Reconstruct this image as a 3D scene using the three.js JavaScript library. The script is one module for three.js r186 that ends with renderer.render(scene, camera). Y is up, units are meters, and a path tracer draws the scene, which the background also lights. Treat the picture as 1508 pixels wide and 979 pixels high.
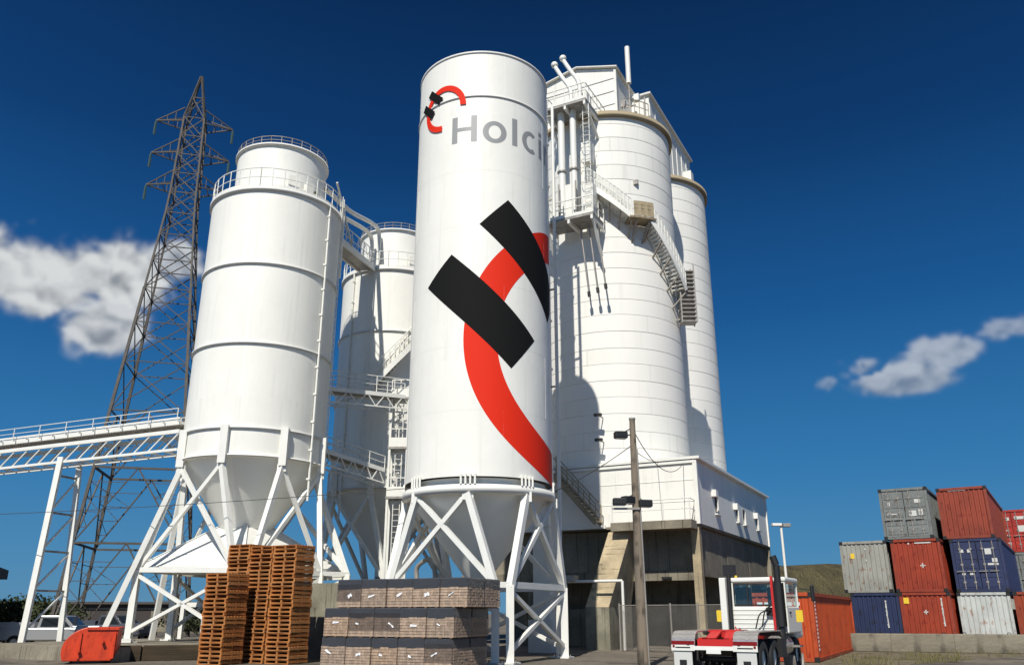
import * as THREE from 'three';
import { mergeGeometries } from 'three/addons/utils/BufferGeometryUtils.js';
import { RoundedBoxGeometry } from 'three/addons/geometries/RoundedBoxGeometry.js';

// ---------------------------------------------------------------- camera, sky, sun, exposure
const scene = new THREE.Scene();
const camera = new THREE.PerspectiveCamera(43.73, 1508 / 979, 0.1, 4000);
camera.position.set(0, 1.7, 0);
camera.rotation.set(18.72 * Math.PI / 180, 0, 0);
const R = d => d * Math.PI / 180;
const V = (x, y, z) => new THREE.Vector3(x, y, z);
const SUN = { az: 15.5, el: 47 };
const sunDir = V(-Math.sin(R(SUN.az)) * Math.cos(R(SUN.el)), Math.sin(R(SUN.el)), Math.cos(R(SUN.az)) * Math.cos(R(SUN.el)));
function mulberry(a) { return () => { a |= 0; a = a + 0x6D2B79F5 | 0; let t = Math.imul(a ^ a >>> 15, 1 | a); t = t + Math.imul(t ^ t >>> 7, 61 | t) ^ t; return ((t ^ t >>> 14) >>> 0) / 4294967296; }; }
const rnd = mulberry(7);
const hash = (x, y, s) => { let h = Math.imul(x, 374761393) + Math.imul(y, 668265263) + Math.imul(s, 974711); h = Math.imul(h ^ h >>> 13, 1274126177); return ((h ^ h >>> 16) >>> 0) / 4294967296; };
function vnoise(x, y, s, per = 0) {
  const xi = Math.floor(x), yi = Math.floor(y), fx = x - xi, fy = y - yi;
  const w = per ? (a => ((a % per) + per) % per) : (a => a);
  const u = fx * fx * (3 - 2 * fx), v = fy * fy * (3 - 2 * fy);
  const a = hash(w(xi), w(yi), s), b = hash(w(xi + 1), w(yi), s), c = hash(w(xi), w(yi + 1), s), d = hash(w(xi + 1), w(yi + 1), s);
  return a + (b - a) * u + (c - a) * v + (a - b - c + d) * u * v;
}
function fbm(x, y, s, oct = 5, per = 0) { let r = 0, a = .5, n = 0; for (let i = 0; i < oct; i++) { r += a * vnoise(x, y, s + i, per); n += a; a *= .5; x *= 2; y *= 2; per *= 2; } return r / n; }
const smooth = (a, b, x) => { const t = Math.min(1, Math.max(0, (x - a) / (b - a))); return t * t * (3 - 2 * t); };
function makeSky() {
  const W = 2048, Hh = 1024, data = new Float32Array(W * Hh * 4);
  const stops = [[-90, .05, .10, .16], [-3, .085, .20, .33], [0, .115, .28, .44], [3, .08, .262, .475], [9, .037, .20, .45], [19, .0125, .102, .305], [30, .0052, .044, .156], [41, .0030, .022, .082], [60, .0024, .018, .07], [90, .0024, .017, .066]];
  // cumulus: azimuth (right positive), elevation, half-widths, strength
  const puffs = [[-31.5, 19.3, 4.6, 2.6, 1], [-27.4, 20.2, 4.0, 2.5, 1], [-23.8, 21.7, 2.4, 1.4, .8], [-27.6, 16.9, 2.9, 2.2, .9], [-37, 19.6, 5, 2.6, 1],
    [26.1, 13.8, 3.1, 1.3, .6], [28.7, 15.3, 2.3, 1.3, .55], [23.8, 14.9, 1.6, .8, .45], [21.4, 14.1, .8, .6, .3], [32.9, 16.2, 2.4, .85, .42], [37, 17.5, 3, 1.1, .7]];
  for (let j = 0; j < Hh; j++) {
    const el = -90 + 180 * (j + .5) / Hh;
    let k = 0; while (k < stops.length - 2 && el > stops[k + 1][0]) k++;
    const t = Math.min(1, Math.max(0, (el - stops[k][0]) / (stops[k + 1][0] - stops[k][0])));
    const base = [1, 2, 3].map(c => (stops[k][c] * (1 - t) + stops[k + 1][c] * t) * .87);
    for (let i = 0; i < W; i++) {
      // three.js: u = atan2(dir.z, dir.x) / 2pi + 0.5
      const phi = ((i + .5) / W - .5) * 2 * Math.PI, dx = Math.cos(phi), dz = Math.sin(phi);
      const az = Math.atan2(dx, -dz) * 180 / Math.PI;
      const ce = Math.cos(R(el));
      const cs = dx * ce * sunDir.x + Math.sin(R(el)) * sunDir.y + dz * ce * sunDir.z;
      // clear air is brighter and paler on the sun's side of the sky
      const fwd = Math.pow(Math.max(0, cs), 6), lift = 1 + .9 * smooth(-.3, 1, cs);
      const c = [base[0] * lift + .10 * fwd, base[1] * lift + .12 * fwd, base[2] * lift + .13 * fwd];
      // cumulus: ellipses in the sky, their edge broken up by billowing noise
      let d = 0, hgt = 0, cap = 1, fr = 1;
      for (const [a, e, wa, we, st] of puffs) {
        let da = az - a; da = ((da + 540) % 360) - 180;
        if (Math.abs(da) > wa * 2.2 || Math.abs(el - e) > we * 2.2) continue;
        const q = Math.max(0, 1 - Math.hypot(da / wa, (el - e) / (el < e ? we * .8 : we)) * .62); if (q <= 0) continue;
        const v = q * q * (3 - 2 * q); if (v > d) { d = v; hgt = (el - e) / we; cap = st; fr = wa < 3.2 && we < 1.2 ? 1.9 : 1; }
      }
      if (d > .004) {
        const wx = az + 1.6 * (fbm(az * .5 + 3, el * .5, 61, 3) - .5), wy = el + 1.6 * (fbm(az * .5 + 31, el * .5, 67, 3) - .5);
        const n = fbm(wx * .55 * fr + 40, wy * .75 * fr, 11, 6), bil = 1 - Math.abs(2 * fbm(wx * .8 * fr + 7, wy * 1.0 * fr, 29, 5) - 1);
        const f = d * 1.35 - (fr > 1 ? .46 : .33) + (n - .5) * (fr > 1 ? 1.35 : .85) + (bil - .75) * .38;
        const dens = smooth(-.04, fr > 1 ? .7 : .4, f), thick = smooth(.05, .55, f);
        const n2 = fbm(wx * .55 * fr + 40, (wy + .7 / fr) * .75 * fr, 11, 6);
        const lit = Math.min(1, Math.max(0, .5 + .22 * hgt + (n - n2) * 2.2 + (bil - .75) * .7 + .18 * thick));
        const cc = [.235 + .38 * lit, .26 + .372 * lit, .292 + .348 * lit], a = dens * (.35 + .65 * thick) * cap;
        for (let q = 0; q < 3; q++) c[q] = c[q] * (1 - a) + cc[q] * a;
      }
      const o = (j * W + i) * 4; data[o] = c[0]; data[o + 1] = c[1]; data[o + 2] = c[2]; data[o + 3] = 1;
    }
  }
  const tx = new THREE.DataTexture(data, W, Hh, THREE.RGBAFormat, THREE.FloatType);
  tx.mapping = THREE.EquirectangularReflectionMapping; tx.magFilter = tx.minFilter = THREE.LinearFilter; tx.needsUpdate = true;
  return tx;
}
const sky = makeSky();
scene.background = sky; scene.environment = sky;
const sun = new THREE.DirectionalLight(new THREE.Color().setRGB(1, .955, .87), 4.8);
sun.position.copy(sunDir).multiplyScalar(120); sun.castShadow = true;
sun.shadow.mapSize.set(4096, 4096);
Object.assign(sun.shadow.camera, { left: -60, right: 60, top: 70, bottom: -40, near: 1, far: 320 });
sun.target.position.set(0, 5, -42); scene.add(sun, sun.target); sun.position.add(sun.target.position);
const renderer = new THREE.WebGLRenderer({ antialias: true });
renderer.setSize(1024, 664); renderer.toneMapping = THREE.LinearToneMapping; renderer.toneMappingExposure = 1.1;
renderer.shadowMap.enabled = true;

// ---------------------------------------------------------------- textures and materials
function tex(w, h, fn, srgb = true) {
  const d = new Uint8Array(w * h * 4);
  for (let y = 0; y < h; y++) for (let x = 0; x < w; x++) { const c = fn(x / w, y / h, x, y), o = (y * w + x) * 4; for (let k = 0; k < 3; k++) d[o + k] = Math.max(0, Math.min(255, c[k] * 255)); d[o + 3] = 255; }
  const t = new THREE.DataTexture(d, w, h); t.wrapS = t.wrapT = THREE.RepeatWrapping; t.magFilter = THREE.LinearFilter; t.minFilter = THREE.LinearMipmapLinearFilter; t.generateMipmaps = true;
  if (srgb) t.colorSpace = THREE.SRGBColorSpace; t.needsUpdate = true; return t;
}
const g3 = v => [v, v, v];
const tPaint = tex(512, 512, (u, v) => { const s = fbm(u * 40, v * 3, 3, 4, 0) , b = fbm(u * 6, v * 6, 8, 4, 6), f = fbm(u * 64, v * 64, 12, 2, 64); const q = .955 + .045 * b - .03 * smooth(.58, .8, s) * b * 1.6 - .01 * f; return [q, q * .997, q * .98]; });
const tWall = tex(512, 512, (u, v) => { const s = fbm(u * 60, v * 2, 31, 4, 0), b = fbm(u * 5, v * 5, 33, 5, 5); const q = .985 - .07 * smooth(.55, .85, s) * smooth(.35, .7, b) - .03 * smooth(.5, .8, b); return [q, q * .995, q * .98]; });
const tConc = tex(512, 512, (u, v) => { const b = fbm(u * 5, v * 5, 41, 6, 5), f = fbm(u * 90, v * 90, 45, 2, 90), s = fbm(u * 40, v * 2, 47, 3, 0); const q = .62 + .36 * b + .12 * (f - .5) - .18 * smooth(.58, .8, s); return [q, q * .97, q * .90]; });
const tGround = tex(1024, 1024, (u, v) => { const b = fbm(u * 6, v * 6, 51, 6, 6), f = fbm(u * 160, v * 160, 55, 2, 160), p = fbm(u * 18, v * 18, 58, 4, 18); let q = .60 + .34 * b + .22 * (f - .5) - .2 * smooth(.60, .72, p); return [q, q * .975, q * .93]; });
const tGround2 = tex(512, 512, (u, v) => { const f = fbm(u * 128, v * 128, 65, 3, 128); return g3(f); }, false);
const tDent = tex(256, 256, (u, v) => g3(.5 + .9 * (fbm(u * 5, v * 5, 101, 4, 5) - .5)), false);
const tWood = tex(256, 256, (u, v) => { const g = fbm(u * 3, v * 70, 71, 4, 0), b = fbm(u * 3, v * 3, 73, 3, 3); const q = .62 + .38 * b - .3 * smooth(.5, .8, g); return [q, q * .93, q * .85]; });
const tRust = tex(512, 512, (u, v) => { const b = fbm(u * 5, v * 5, 81, 6, 5), s = fbm(u * 30, v * 3, 84, 4, 0); const q = .84 + .2 * (b - .5) - .25 * smooth(.6, .85, s) * b; const r = smooth(.64, .78, fbm(u * 22, v * 14, 88, 5, 0)); return [q * (1 - .15 * r), q * (1 - .3 * r), q * (1 - .36 * r)]; });
const tSteel = tex(256, 256, (u, v) => { const b = fbm(u * 8, v * 8, 91, 5, 8); const q = .7 + .3 * b; return [q, q * .96, q * .92]; });
const tLeaf = tex(64, 64, (u, v) => g3(.7 + .3 * fbm(u * 8, v * 8, 95, 3, 8)));
const lin = (r, g, b) => new THREE.Color().setRGB(r, g, b);
function mat(c, o = {}) { return new THREE.MeshStandardMaterial({ color: lin(...c), roughness: .7, metalness: 0, ...o }); }
const rep = (t, x, y = x) => { const c = t.clone(); c.repeat.set(x, y); c.needsUpdate = true; return c; };
const M = {
  silo: mat([.85, .843, .805], { map: rep(tPaint, .16, .09), roughness: .55, bumpMap: rep(tDent, .11, .09), bumpScale: .03 }),
  ring: mat([.62, .62, .59], { roughness: .5 }),
  steelWhite: mat([.80, .797, .765], { map: rep(tPaint, .5), roughness: .45 }),
  galv: mat([.46, .47, .46], { map: rep(tSteel, .6), roughness: .5, metalness: .35 }),
  red: new THREE.MeshPhysicalMaterial({ color: lin(.70, .026, .008), roughness: .7, specularIntensity: .35 }), black: new THREE.MeshPhysicalMaterial({ color: lin(.008, .008, .008), roughness: .8, specularIntensity: .25 }), letter: mat([.27, .275, .275], { roughness: .5 }),
  concWhite: mat([.82, .815, .78], { map: rep(tWall, .09, .05), roughness: .75 }),
  rim: mat([.50, .44, .33], { map: rep(tConc, .3), roughness: .85 }),
  clad: mat([.81, .805, .765], { map: rep(tWall, .2, .12), roughness: .6 }),
  conc: mat([.36, .34, .30], { map: rep(tConc, .22), roughness: .9, bumpMap: rep(tGround2, .8), bumpScale: .01 }),
  concOld: mat([.33, .31, .27], { map: rep(tConc, .2), roughness: .9 }),
  concTan: mat([.60, .52, .39], { map: rep(tConc, .3), roughness: .9 }),
  plinth: mat([.34, .345, .30], { map: rep(tConc, .3), roughness: .9 }),
  ground: mat([.25, .226, .19], { map: rep(tGround, .045), roughness: .92, bumpMap: rep(tGround2, .35), bumpScale: .012 }),
  dirt: mat([.33, .285, .20], { map: rep(tGround, .21), roughness: 1, bumpMap: rep(tGround2, .6), bumpScale: .03 }),
  pylon: mat([.125, .12, .112], { map: rep(tSteel, .5), roughness: .7, metalness: .2 }),
  insul: mat([.16, .26, .23], { roughness: .25 }),
  wire: mat([.05, .05, .05], { roughness: .6 }),
  glass: new THREE.MeshPhysicalMaterial({ color: lin(.9, .95, .95), roughness: .03, transmission: 1, thickness: 0, ior: 1.5 }),
  darkGlass: new THREE.MeshPhysicalMaterial({ color: lin(.02, .026, .03), roughness: .06, specularIntensity: 1 }),
  rubber: mat([.018, .018, .018], { roughness: .85 }), chrome: mat([.62, .64, .65], { metalness: .45, roughness: .22, map: rep(tSteel, 1) }),
  truckWhite: mat([.78, .78, .74], { roughness: .32, map: rep(tPaint, .6) }), truckRed: mat([.50, .022, .018], { roughness: .4 }), blackMetal: mat([.022, .022, .022], { roughness: .5, metalness: .3 }),
  yellow: mat([.72, .50, .03], { roughness: .5 }), lampRed: mat([.20, .008, .008], { roughness: .2 }), plate: mat([.75, .75, .70], { roughness: .4 }),
  skip: mat([.86, .072, .014], { map: rep(tRust, .6), roughness: .45 }),
  pole: mat([.31, .295, .265], { map: rep(tWood, .9, .35), roughness: .9 }),
  cap: mat([.075, .082, .098], { roughness: .3, bumpMap: rep(tGround2, 1.2), bumpScale: .03 }), label: mat([.85, .85, .85], { roughness: .3 }),
  sleeper: mat([.085, .07, .045], { map: rep(tWood, .8), roughness: .95 }),
  timber: mat([.25, .17, .10], { map: tWood, roughness: .85 }),
  hill: mat([.14, .125, .06], { map: rep(tConc, .11), roughness: 1, bumpMap: rep(tGround2, .05), bumpScale: .6 }),
  shed: mat([.05, .042, .038], { roughness: .9 }), shedRoof: mat([.07, .06, .055], { roughness: .8 }),
  stencil: mat([.55, .55, .52], { roughness: .7 }),
  silver: mat([.34, .35, .36], { roughness: .3, metalness: .5 }),
};
// ---------------------------------------------------------------- helpers
const names = {};
function numbered(n) { const k = names[n] = (names[n] || 0) + 1; return k === 1 ? n : n + '_' + String(k - 1).padStart(3, '0'); }
function tag(o, label, category, group, kind) { o.userData = { label, category }; if (group) o.userData.group = group; if (kind) o.userData.kind = kind; return o; }
function thing(name, label, category, pos = [0, 0, 0], turn = 0, group) { const o = new THREE.Group(); o.name = numbered(name); o.position.set(...pos); o.rotation.y = turn; scene.add(o); return tag(o, label, category, group); }
function copy(src, pos, turn, label, group) { const c = src.clone(); c.name = numbered(src.name.replace(/_\d{3}$/, '')); c.position.set(...pos); c.rotation.y = turn; c.userData = { ...src.userData }; if (label) c.userData.label = label; if (group) c.userData.group = group; scene.add(c); return c; }
function part(name, geo, m, parent = scene, kind, label) {
  if (Array.isArray(geo)) geo = geo.length > 1 ? mergeGeometries(geo.map(g => g.index ? g.toNonIndexed() : g)) : geo[0];
  const o = new THREE.Mesh(geo, m); o.castShadow = o.receiveShadow = true; o.name = parent === scene ? numbered(name) : name; if (kind) o.userData.kind = kind; if (label) o.userData.label = label; parent.add(o); return o;
}
function struct(name, geo, m) { const o = part(name, geo, m); o.userData = { kind: 'structure' }; return o; }
function boxG(w, h, d, x = 0, y = 0, z = 0, ry = 0) { // uv in metres
  const g = new THREE.BoxGeometry(w, h, d), uv = g.attributes.uv, s = [[d, h], [d, h], [w, d], [w, d], [w, h], [w, h]];
  for (let i = 0; i < 24; i++) { const [a, b] = s[i >> 2]; uv.setXY(i, uv.getX(i) * a + x, uv.getY(i) * b + y); }
  if (ry) g.rotateY(ry); g.translate(x, y, z); return g;
}
function rbox(w, h, d, r, x = 0, y = 0, z = 0) { const g = new RoundedBoxGeometry(w, h, d, 2, r); g.translate(x, y, z); return g; }
const UPV = V(0, 1, 0);
function beam(a, b, w = .2, h = w) { // box between two points
  const p = V(...a), q = V(...b), d = q.clone().sub(p), L = d.length(); d.normalize();
  const g = boxG(w, L, h), up = Math.abs(d.y) > .98 ? V(0, 0, 1) : UPV;
  const x = up.clone().cross(d).normalize(), z = x.clone().cross(d).normalize();
  g.applyMatrix4(new THREE.Matrix4().makeBasis(x, d, z).setPosition(p.add(q).multiplyScalar(.5)));
  return g;
}
function tube(a, b, r = .03, seg = 7, r2 = r) {
  const p = V(...a), q = V(...b), d = q.clone().sub(p), L = d.length();
  const g = new THREE.CylinderGeometry(r2, r, L, seg); g.applyQuaternion(new THREE.Quaternion().setFromUnitVectors(UPV, d.normalize()));
  g.translate((p.x + q.x) / 2, (p.y + q.y) / 2, (p.z + q.z) / 2); return g;
}
function pipe(pts, r, seg = 7) { return new THREE.TubeGeometry(new THREE.CatmullRomCurve3(pts.map(p => V(...p))), pts.length * 8, r, seg); }
function poly(pts, r = .02) { const o = []; for (let i = 1; i < pts.length; i++) o.push(tube(pts[i - 1], pts[i], r, 5)); return o; }
function cyl(r, h0, h1, seg = 72, open = true, x = 0, z = 0, r0 = r) { const g = new THREE.CylinderGeometry(r, r0, h1 - h0, seg, 1, open), uv = g.attributes.uv; for (let i = 0; i < uv.count; i++) uv.setXY(i, uv.getX(i) * 2 * Math.PI * Math.max(r, r0), h0 + uv.getY(i) * (h1 - h0)); g.translate(x, (h0 + h1) / 2, z); return g; }
function lathe(pts, seg = 72) { return new THREE.LatheGeometry(pts.map(p => new THREE.Vector2(p[0], p[1])), seg); }
const pol = (th, r, h) => [r * Math.sin(R(th)), h, r * Math.cos(R(th))];
const add3 = (a, b) => [a[0] + b[0], a[1] + b[1], a[2] + b[2]], mix3 = (a, b, t) => [0, 1, 2].map(k => a[k] + (b[k] - a[k]) * t);
function railing(pts, posts = true, h = 1.05, r = .025, step = 1.3) { // handrail with knee rail along a path
  const o = []; const up = (p, k) => [p[0], p[1] + k, p[2]];
  for (let i = 1; i < pts.length; i++) {
    const a = pts[i - 1], b = pts[i]; o.push(tube(up(a, h), up(b, h), r, 5), tube(up(a, h * .52), up(b, h * .52), r * .8, 5));
    const L = Math.hypot(b[0] - a[0], b[1] - a[1], b[2] - a[2]), n = Math.max(1, Math.round(L / step));
    if (posts) for (let k = 0; k < n; k++) { const p = mix3(a, b, k / n); o.push(tube(p, up(p, h), r, 5)); }
  }
  if (posts) { const p = pts[pts.length - 1]; o.push(tube(p, up(p, h), r, 5)); }
  return o;
}
const arcPts = (t0, t1, r, h, n) => Array.from({ length: n + 1 }, (_, i) => pol(t0 + (t1 - t0) * i / n, r, h));
// a patch of paint on a cylinder: f(u,v) gives [arc length, height]
function patch(f, nu, nv, rad, flip) {
  const p = [], n = [], ix = [];
  for (let j = 0; j <= nv; j++) for (let i = 0; i <= nu; i++) { const [s, h] = f(i / nu, j / nv), t = s / rad; p.push(rad * Math.sin(t), h, rad * Math.cos(t)); n.push(Math.sin(t), 0, Math.cos(t)); }
  for (let j = 0; j < nv; j++) for (let i = 0; i < nu; i++) { const a = j * (nu + 1) + i, b = a + 1, c = a + nu + 1, d = c + 1; flip ? ix.push(a, c, b, b, c, d) : ix.push(a, b, c, b, d, c); }
  const g = new THREE.BufferGeometry(); g.setAttribute('position', new THREE.Float32BufferAttribute(p, 3)); g.setAttribute('normal', new THREE.Float32BufferAttribute(n, 3)); g.setAttribute('uv', new THREE.Float32BufferAttribute(new Float32Array(p.length / 3 * 2), 2)); g.setIndex(ix); return g;
}
const rectPatch = (s0, h0, s1, h1, rad) => patch((u, v) => [s0 + (s1 - s0) * u, h0 + (h1 - h0) * v], Math.max(2, Math.ceil((s1 - s0) / .1)), 2, rad);
const quadPatch = (c, rad, n = 40) => patch((u, v) => [0, 1].map(k => (c[0][k] * (1 - u) + c[1][k] * u) * (1 - v) + (c[3][k] * (1 - u) + c[2][k] * u) * v), n, Math.ceil(n / 2), rad);
const arcPatch = (cs, ch, r1, r0, a0, a1, rad, n = 60, m = 12) => patch((u, v) => { const a = R(a0 + (a1 - a0) * u), r = r0 + (r1 - r0) * v; return [cs + r * Math.cos(a), ch + r * Math.sin(a)]; }, n, m, rad);
const PH = 27.6; // the yard's grid is turned by this angle
// ---------------------------------------------------------------- ground
{
  const g = new THREE.PlaneGeometry(3000, 3000, 1, 1); g.rotateX(-Math.PI / 2); const uv = g.attributes.uv, p = g.attributes.position;
  for (let i = 0; i < 4; i++) uv.setXY(i, p.getX(i), p.getZ(i)); g.translate(0, 0, -200); struct('ground', g, M.ground);
  // strip of bare earth in front of the container yard
  const s = new THREE.Shape(); const pts = [[9.5, -29.5], [11, -27.5], [14.8, -32], [20, -36], [26, -40.5], [27, -43], [21, -44], [16.6, -43], [14, -38.5]];
  pts.forEach(([x, z], i) => i ? s.lineTo(x + (hash(i, 1, 2) - .5) * .6, -z) : s.moveTo(x, -z));
  const d = new THREE.ShapeGeometry(s); d.rotateX(-Math.PI / 2); const du = d.attributes.uv, dp = d.attributes.position; for (let i = 0; i < du.count; i++) du.setXY(i, dp.getX(i), dp.getZ(i));
  d.translate(0, .004, 0); struct('earth_strip', d, M.dirt);
  // raised slab under the left silo
  struct('silo_platform', [boxG(8.6, .5, 14, -15.2, .25, -40.6, R(-PH))], M.conc);
}
// ---------------------------------------------------------------- steel silos on legs
function support(root, rr, hr, corners, w = .3, lower = true) {
  const ring = k => pol(-5.6 + 45 * k, rr, hr), cols = corners.map(c => c.cols || [-1, 1].map(s => { const p = pol(c.th, c.r, 0), t = [Math.cos(R(c.th)), 0, -Math.sin(R(c.th))]; return [p[0] + s * c.split * t[0], p[2] + s * c.split * t[2]]; }));
  corners.forEach((c, i) => {
    cols[i].forEach((q, j) => {
      const top = [q[0], c.node, q[1]];
      part('column', [beam([q[0], c.base, q[1]], top, w, w)], M.steelWhite, root);
      const bp = part('base_plate', [boxG(w * 2, .06, w * 2, q[0], c.base + .03, q[1], R(-PH))], M.steelWhite, root);
      for (const [ox, oz] of [[-.2, -.2], [.2, -.2], [-.2, .2], [.2, .2]]) { const bo = part('bolt', [tube([q[0] + ox, c.base + .05, q[1] + oz], [q[0] + ox, c.base + .13, q[1] + oz], .03, 6)], M.galv, bp); bo.castShadow = true; }
      part('leg', [beam([q[0], c.node - .12, q[1]], ring(2 * i + j), w * .86, w * .86)], M.steelWhite, root);
    });
    const n = (i + 1) % 4, a = cols[i][1], b = cols[n][0], A = [a[0], c.node, a[1]], B = [b[0], corners[n].node, b[1]];
    part('brace', [beam(ring(2 * i + 1), B, w * .62, w * .62)], M.steelWhite, root);
    part('brace', [beam(ring((2 * i + 2) % 8), A, w * .62, w * .62)], M.steelWhite, root);
    if (lower) {
      part('tie_beam', [beam(A, B, w * .7, w * .8)], M.steelWhite, root);
      part('tie_beam', [beam([cols[i][0][0], c.node, cols[i][0][1]], A, w * .6, w * .7)], M.steelWhite, root);
      part('lower_brace', [beam([a[0], c.node - .2, a[1]], [b[0], corners[n].base + .4, b[1]], w * .5, w * .5)], M.steelWhite, root);
      part('lower_brace', [beam([b[0], corners[n].node - .2, b[1]], [a[0], c.base + .4, a[1]], w * .5, w * .5)], M.steelWhite, root);
    }
  });
  for (let k = 0; k < 8; k++) { const t = -5.6 + 45 * k; part('gusset', [beam(pol(t, rr, hr - .25), pol(t, rr, hr + .12), w * 1.5, .1)], M.steelWhite, root); }
}
// the tall silo with the painted emblem
{
  const RR = 2.992, H0 = 6.55, HS = 23.14, H1 = 25.42;
  const t = thing('cement_silo', 'tall white steel silo painted with a black and red emblem and grey lettering', 'silo', [-1.369, -.02, -34.5]); t.scale.setScalar(1.0147);
  part('shell', [cyl(RR, H0, HS - .03, 96)], M.silo, t, null, 'white shell with large black and red emblem');
  part('upper_shell', [cyl(RR + .004, HS + .03, H1, 96)], M.silo, t);
  part('seam_ring', [lathe([[RR - .06, HS - .04], [RR + .045, HS - .04], [RR + .045, HS + .04], [RR - .06, HS + .04]], 96)], M.ring, t);
  part('top_rim', [lathe([[RR - .05, H1 - .06], [RR + .04, H1 - .06], [RR + .04, H1 + .04], [RR - .05, H1 + .04]], 96)], M.ring, t);
  part('roof', [lathe([[RR, H1 - .02], [.01, H1 + .02]], 72)], M.silo, t);
  // horizontal plate welds, barely proud
  for (const h of [9.1, 11.7, 14.3, 16.9, 19.5]) part('weld', [cyl(RR + .0025, h - .012, h + .012, 96)], M.silo, t);
  for (let k = 0; k < 7; k++) for (let q = 0; q < 4; q++) { const a = q * 90 + (k % 2) * 45 + 20, h0 = [6.6, 9.1, 11.7, 14.3, 16.9, 19.5, 23.2][k], h1 = [9.1, 11.7, 14.3, 16.9, 19.5, 23.1, 25.4][k]; part('weld', [beam(pol(a, RR, h0), pol(a, RR, h1), .008, .008)], M.silo, t); }
  // ring beam: gap, flange, web
  part('ring_beam', [lathe([[RR - .25, H0 - .02], [RR - .25, H0 - .3], [RR + .1, H0 - .3], [RR + .1, H0 - .62], [RR - .3, H0 - .62]], 96)], M.steelWhite, t);
  for (let k = 0; k < 8; k++) for (const o of [-5, -1.7, 1.7, 5]) { const a = -5.6 + 45 * k + o; part('bracket', [beam(pol(a, RR + .06, H0 - .31), pol(a, RR + .06, H0 + .1), .07, .16)], M.steelWhite, t); }
  part('hopper', [lathe([[.3, 2.3], [.3, 2.75], [RR - .15, H0 - .5]], 72)], M.silo, t);
  part('outlet', [cyl(.34, 2.1, 2.5, 24, false)], M.galv, t);
  const C = { node: 2.65, base: .03, split: .27, r: 3.5 };
  support(t, RR - .02, H0 - .62, [17, 107, 197, 287].map(th => ({ ...C, th })), .28);
  // emblem: open red ring crossed by two black bars; the small one is the same drawing
  const emblem = (cs, ch, k, rad) => {
    const P = (s, h) => [cs + (s - 5) * k, ch + (h - 12) * k], a = [[-1.165, 15.66], [-2.38, 14.43], [1.368, 10.81], [2.564, 12.19]];
    part('emblem_arc', [arcPatch(cs, ch, 4.24 * k, 5.58 * k, -3, 268, rad, Math.ceil(40 + 160 * k), Math.max(4, Math.ceil(14 * k)))], M.red, t);
    for (const [ds, dh] of [[0, 0], [2.385, 2.51]]) part('emblem_bar', [quadPatch([0, 3, 2, 1].map(i => P(a[i][0] + ds, a[i][1] + dh)).reverse(), rad + .004, Math.ceil(12 + 44 * k))], M.black, t);
  };
  emblem(5.0, 12.0, 1, RR + .005); emblem(-1.8, 22.8, .2025, RR + .05);
  const rl = RR + .004, w = .255, y0 = 20.86, y1 = 22.16, xm = y0 + 1.0;
  const L = (...g) => part('letter', g, M.letter, t);
  L(rectPatch(-1.29, y0, -1.29 + w, y1, rl), rectPatch(-.42, y0, -.42 + w, y1, rl), rectPatch(-1.29 + w, y0 + .56, -.42, y0 + .74, rl)); // H
  const ell = (cs, ch, rx, ry, ww, a0, a1) => patch((u, v) => { const a = R(a0 + (a1 - a0) * u); return [cs + (rx - ww * v) * Math.cos(a), ch + (ry - ww * .8 * v) * Math.sin(a)]; }, 48, 4, rl);
  L(ell(.615, y0 + .49, .53, .54, w, 0, 360)); // o
  L(rectPatch(1.41, y0, 1.41 + w, y1 + .05, rl)); // l
  L(ell(2.42, y0 + .49, .5, .54, w, 52, 308)); // c
  L(rectPatch(3.02, y0, 3.02 + w, xm, rl), rectPatch(3.02, xm + .12, 3.02 + w, xm + .34, rl)); // i
  const m = [rectPatch(3.58, y0, 3.58 + w, xm, rl)]; for (const c of [4.08, 4.72]) m.push(ell(c, y0 + .62, .375, .40, w * .95, 0, 180), rectPatch(c + .375 - w * .95, y0, c + .375, y0 + .62, rl)); L(...m); // m
}
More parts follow.
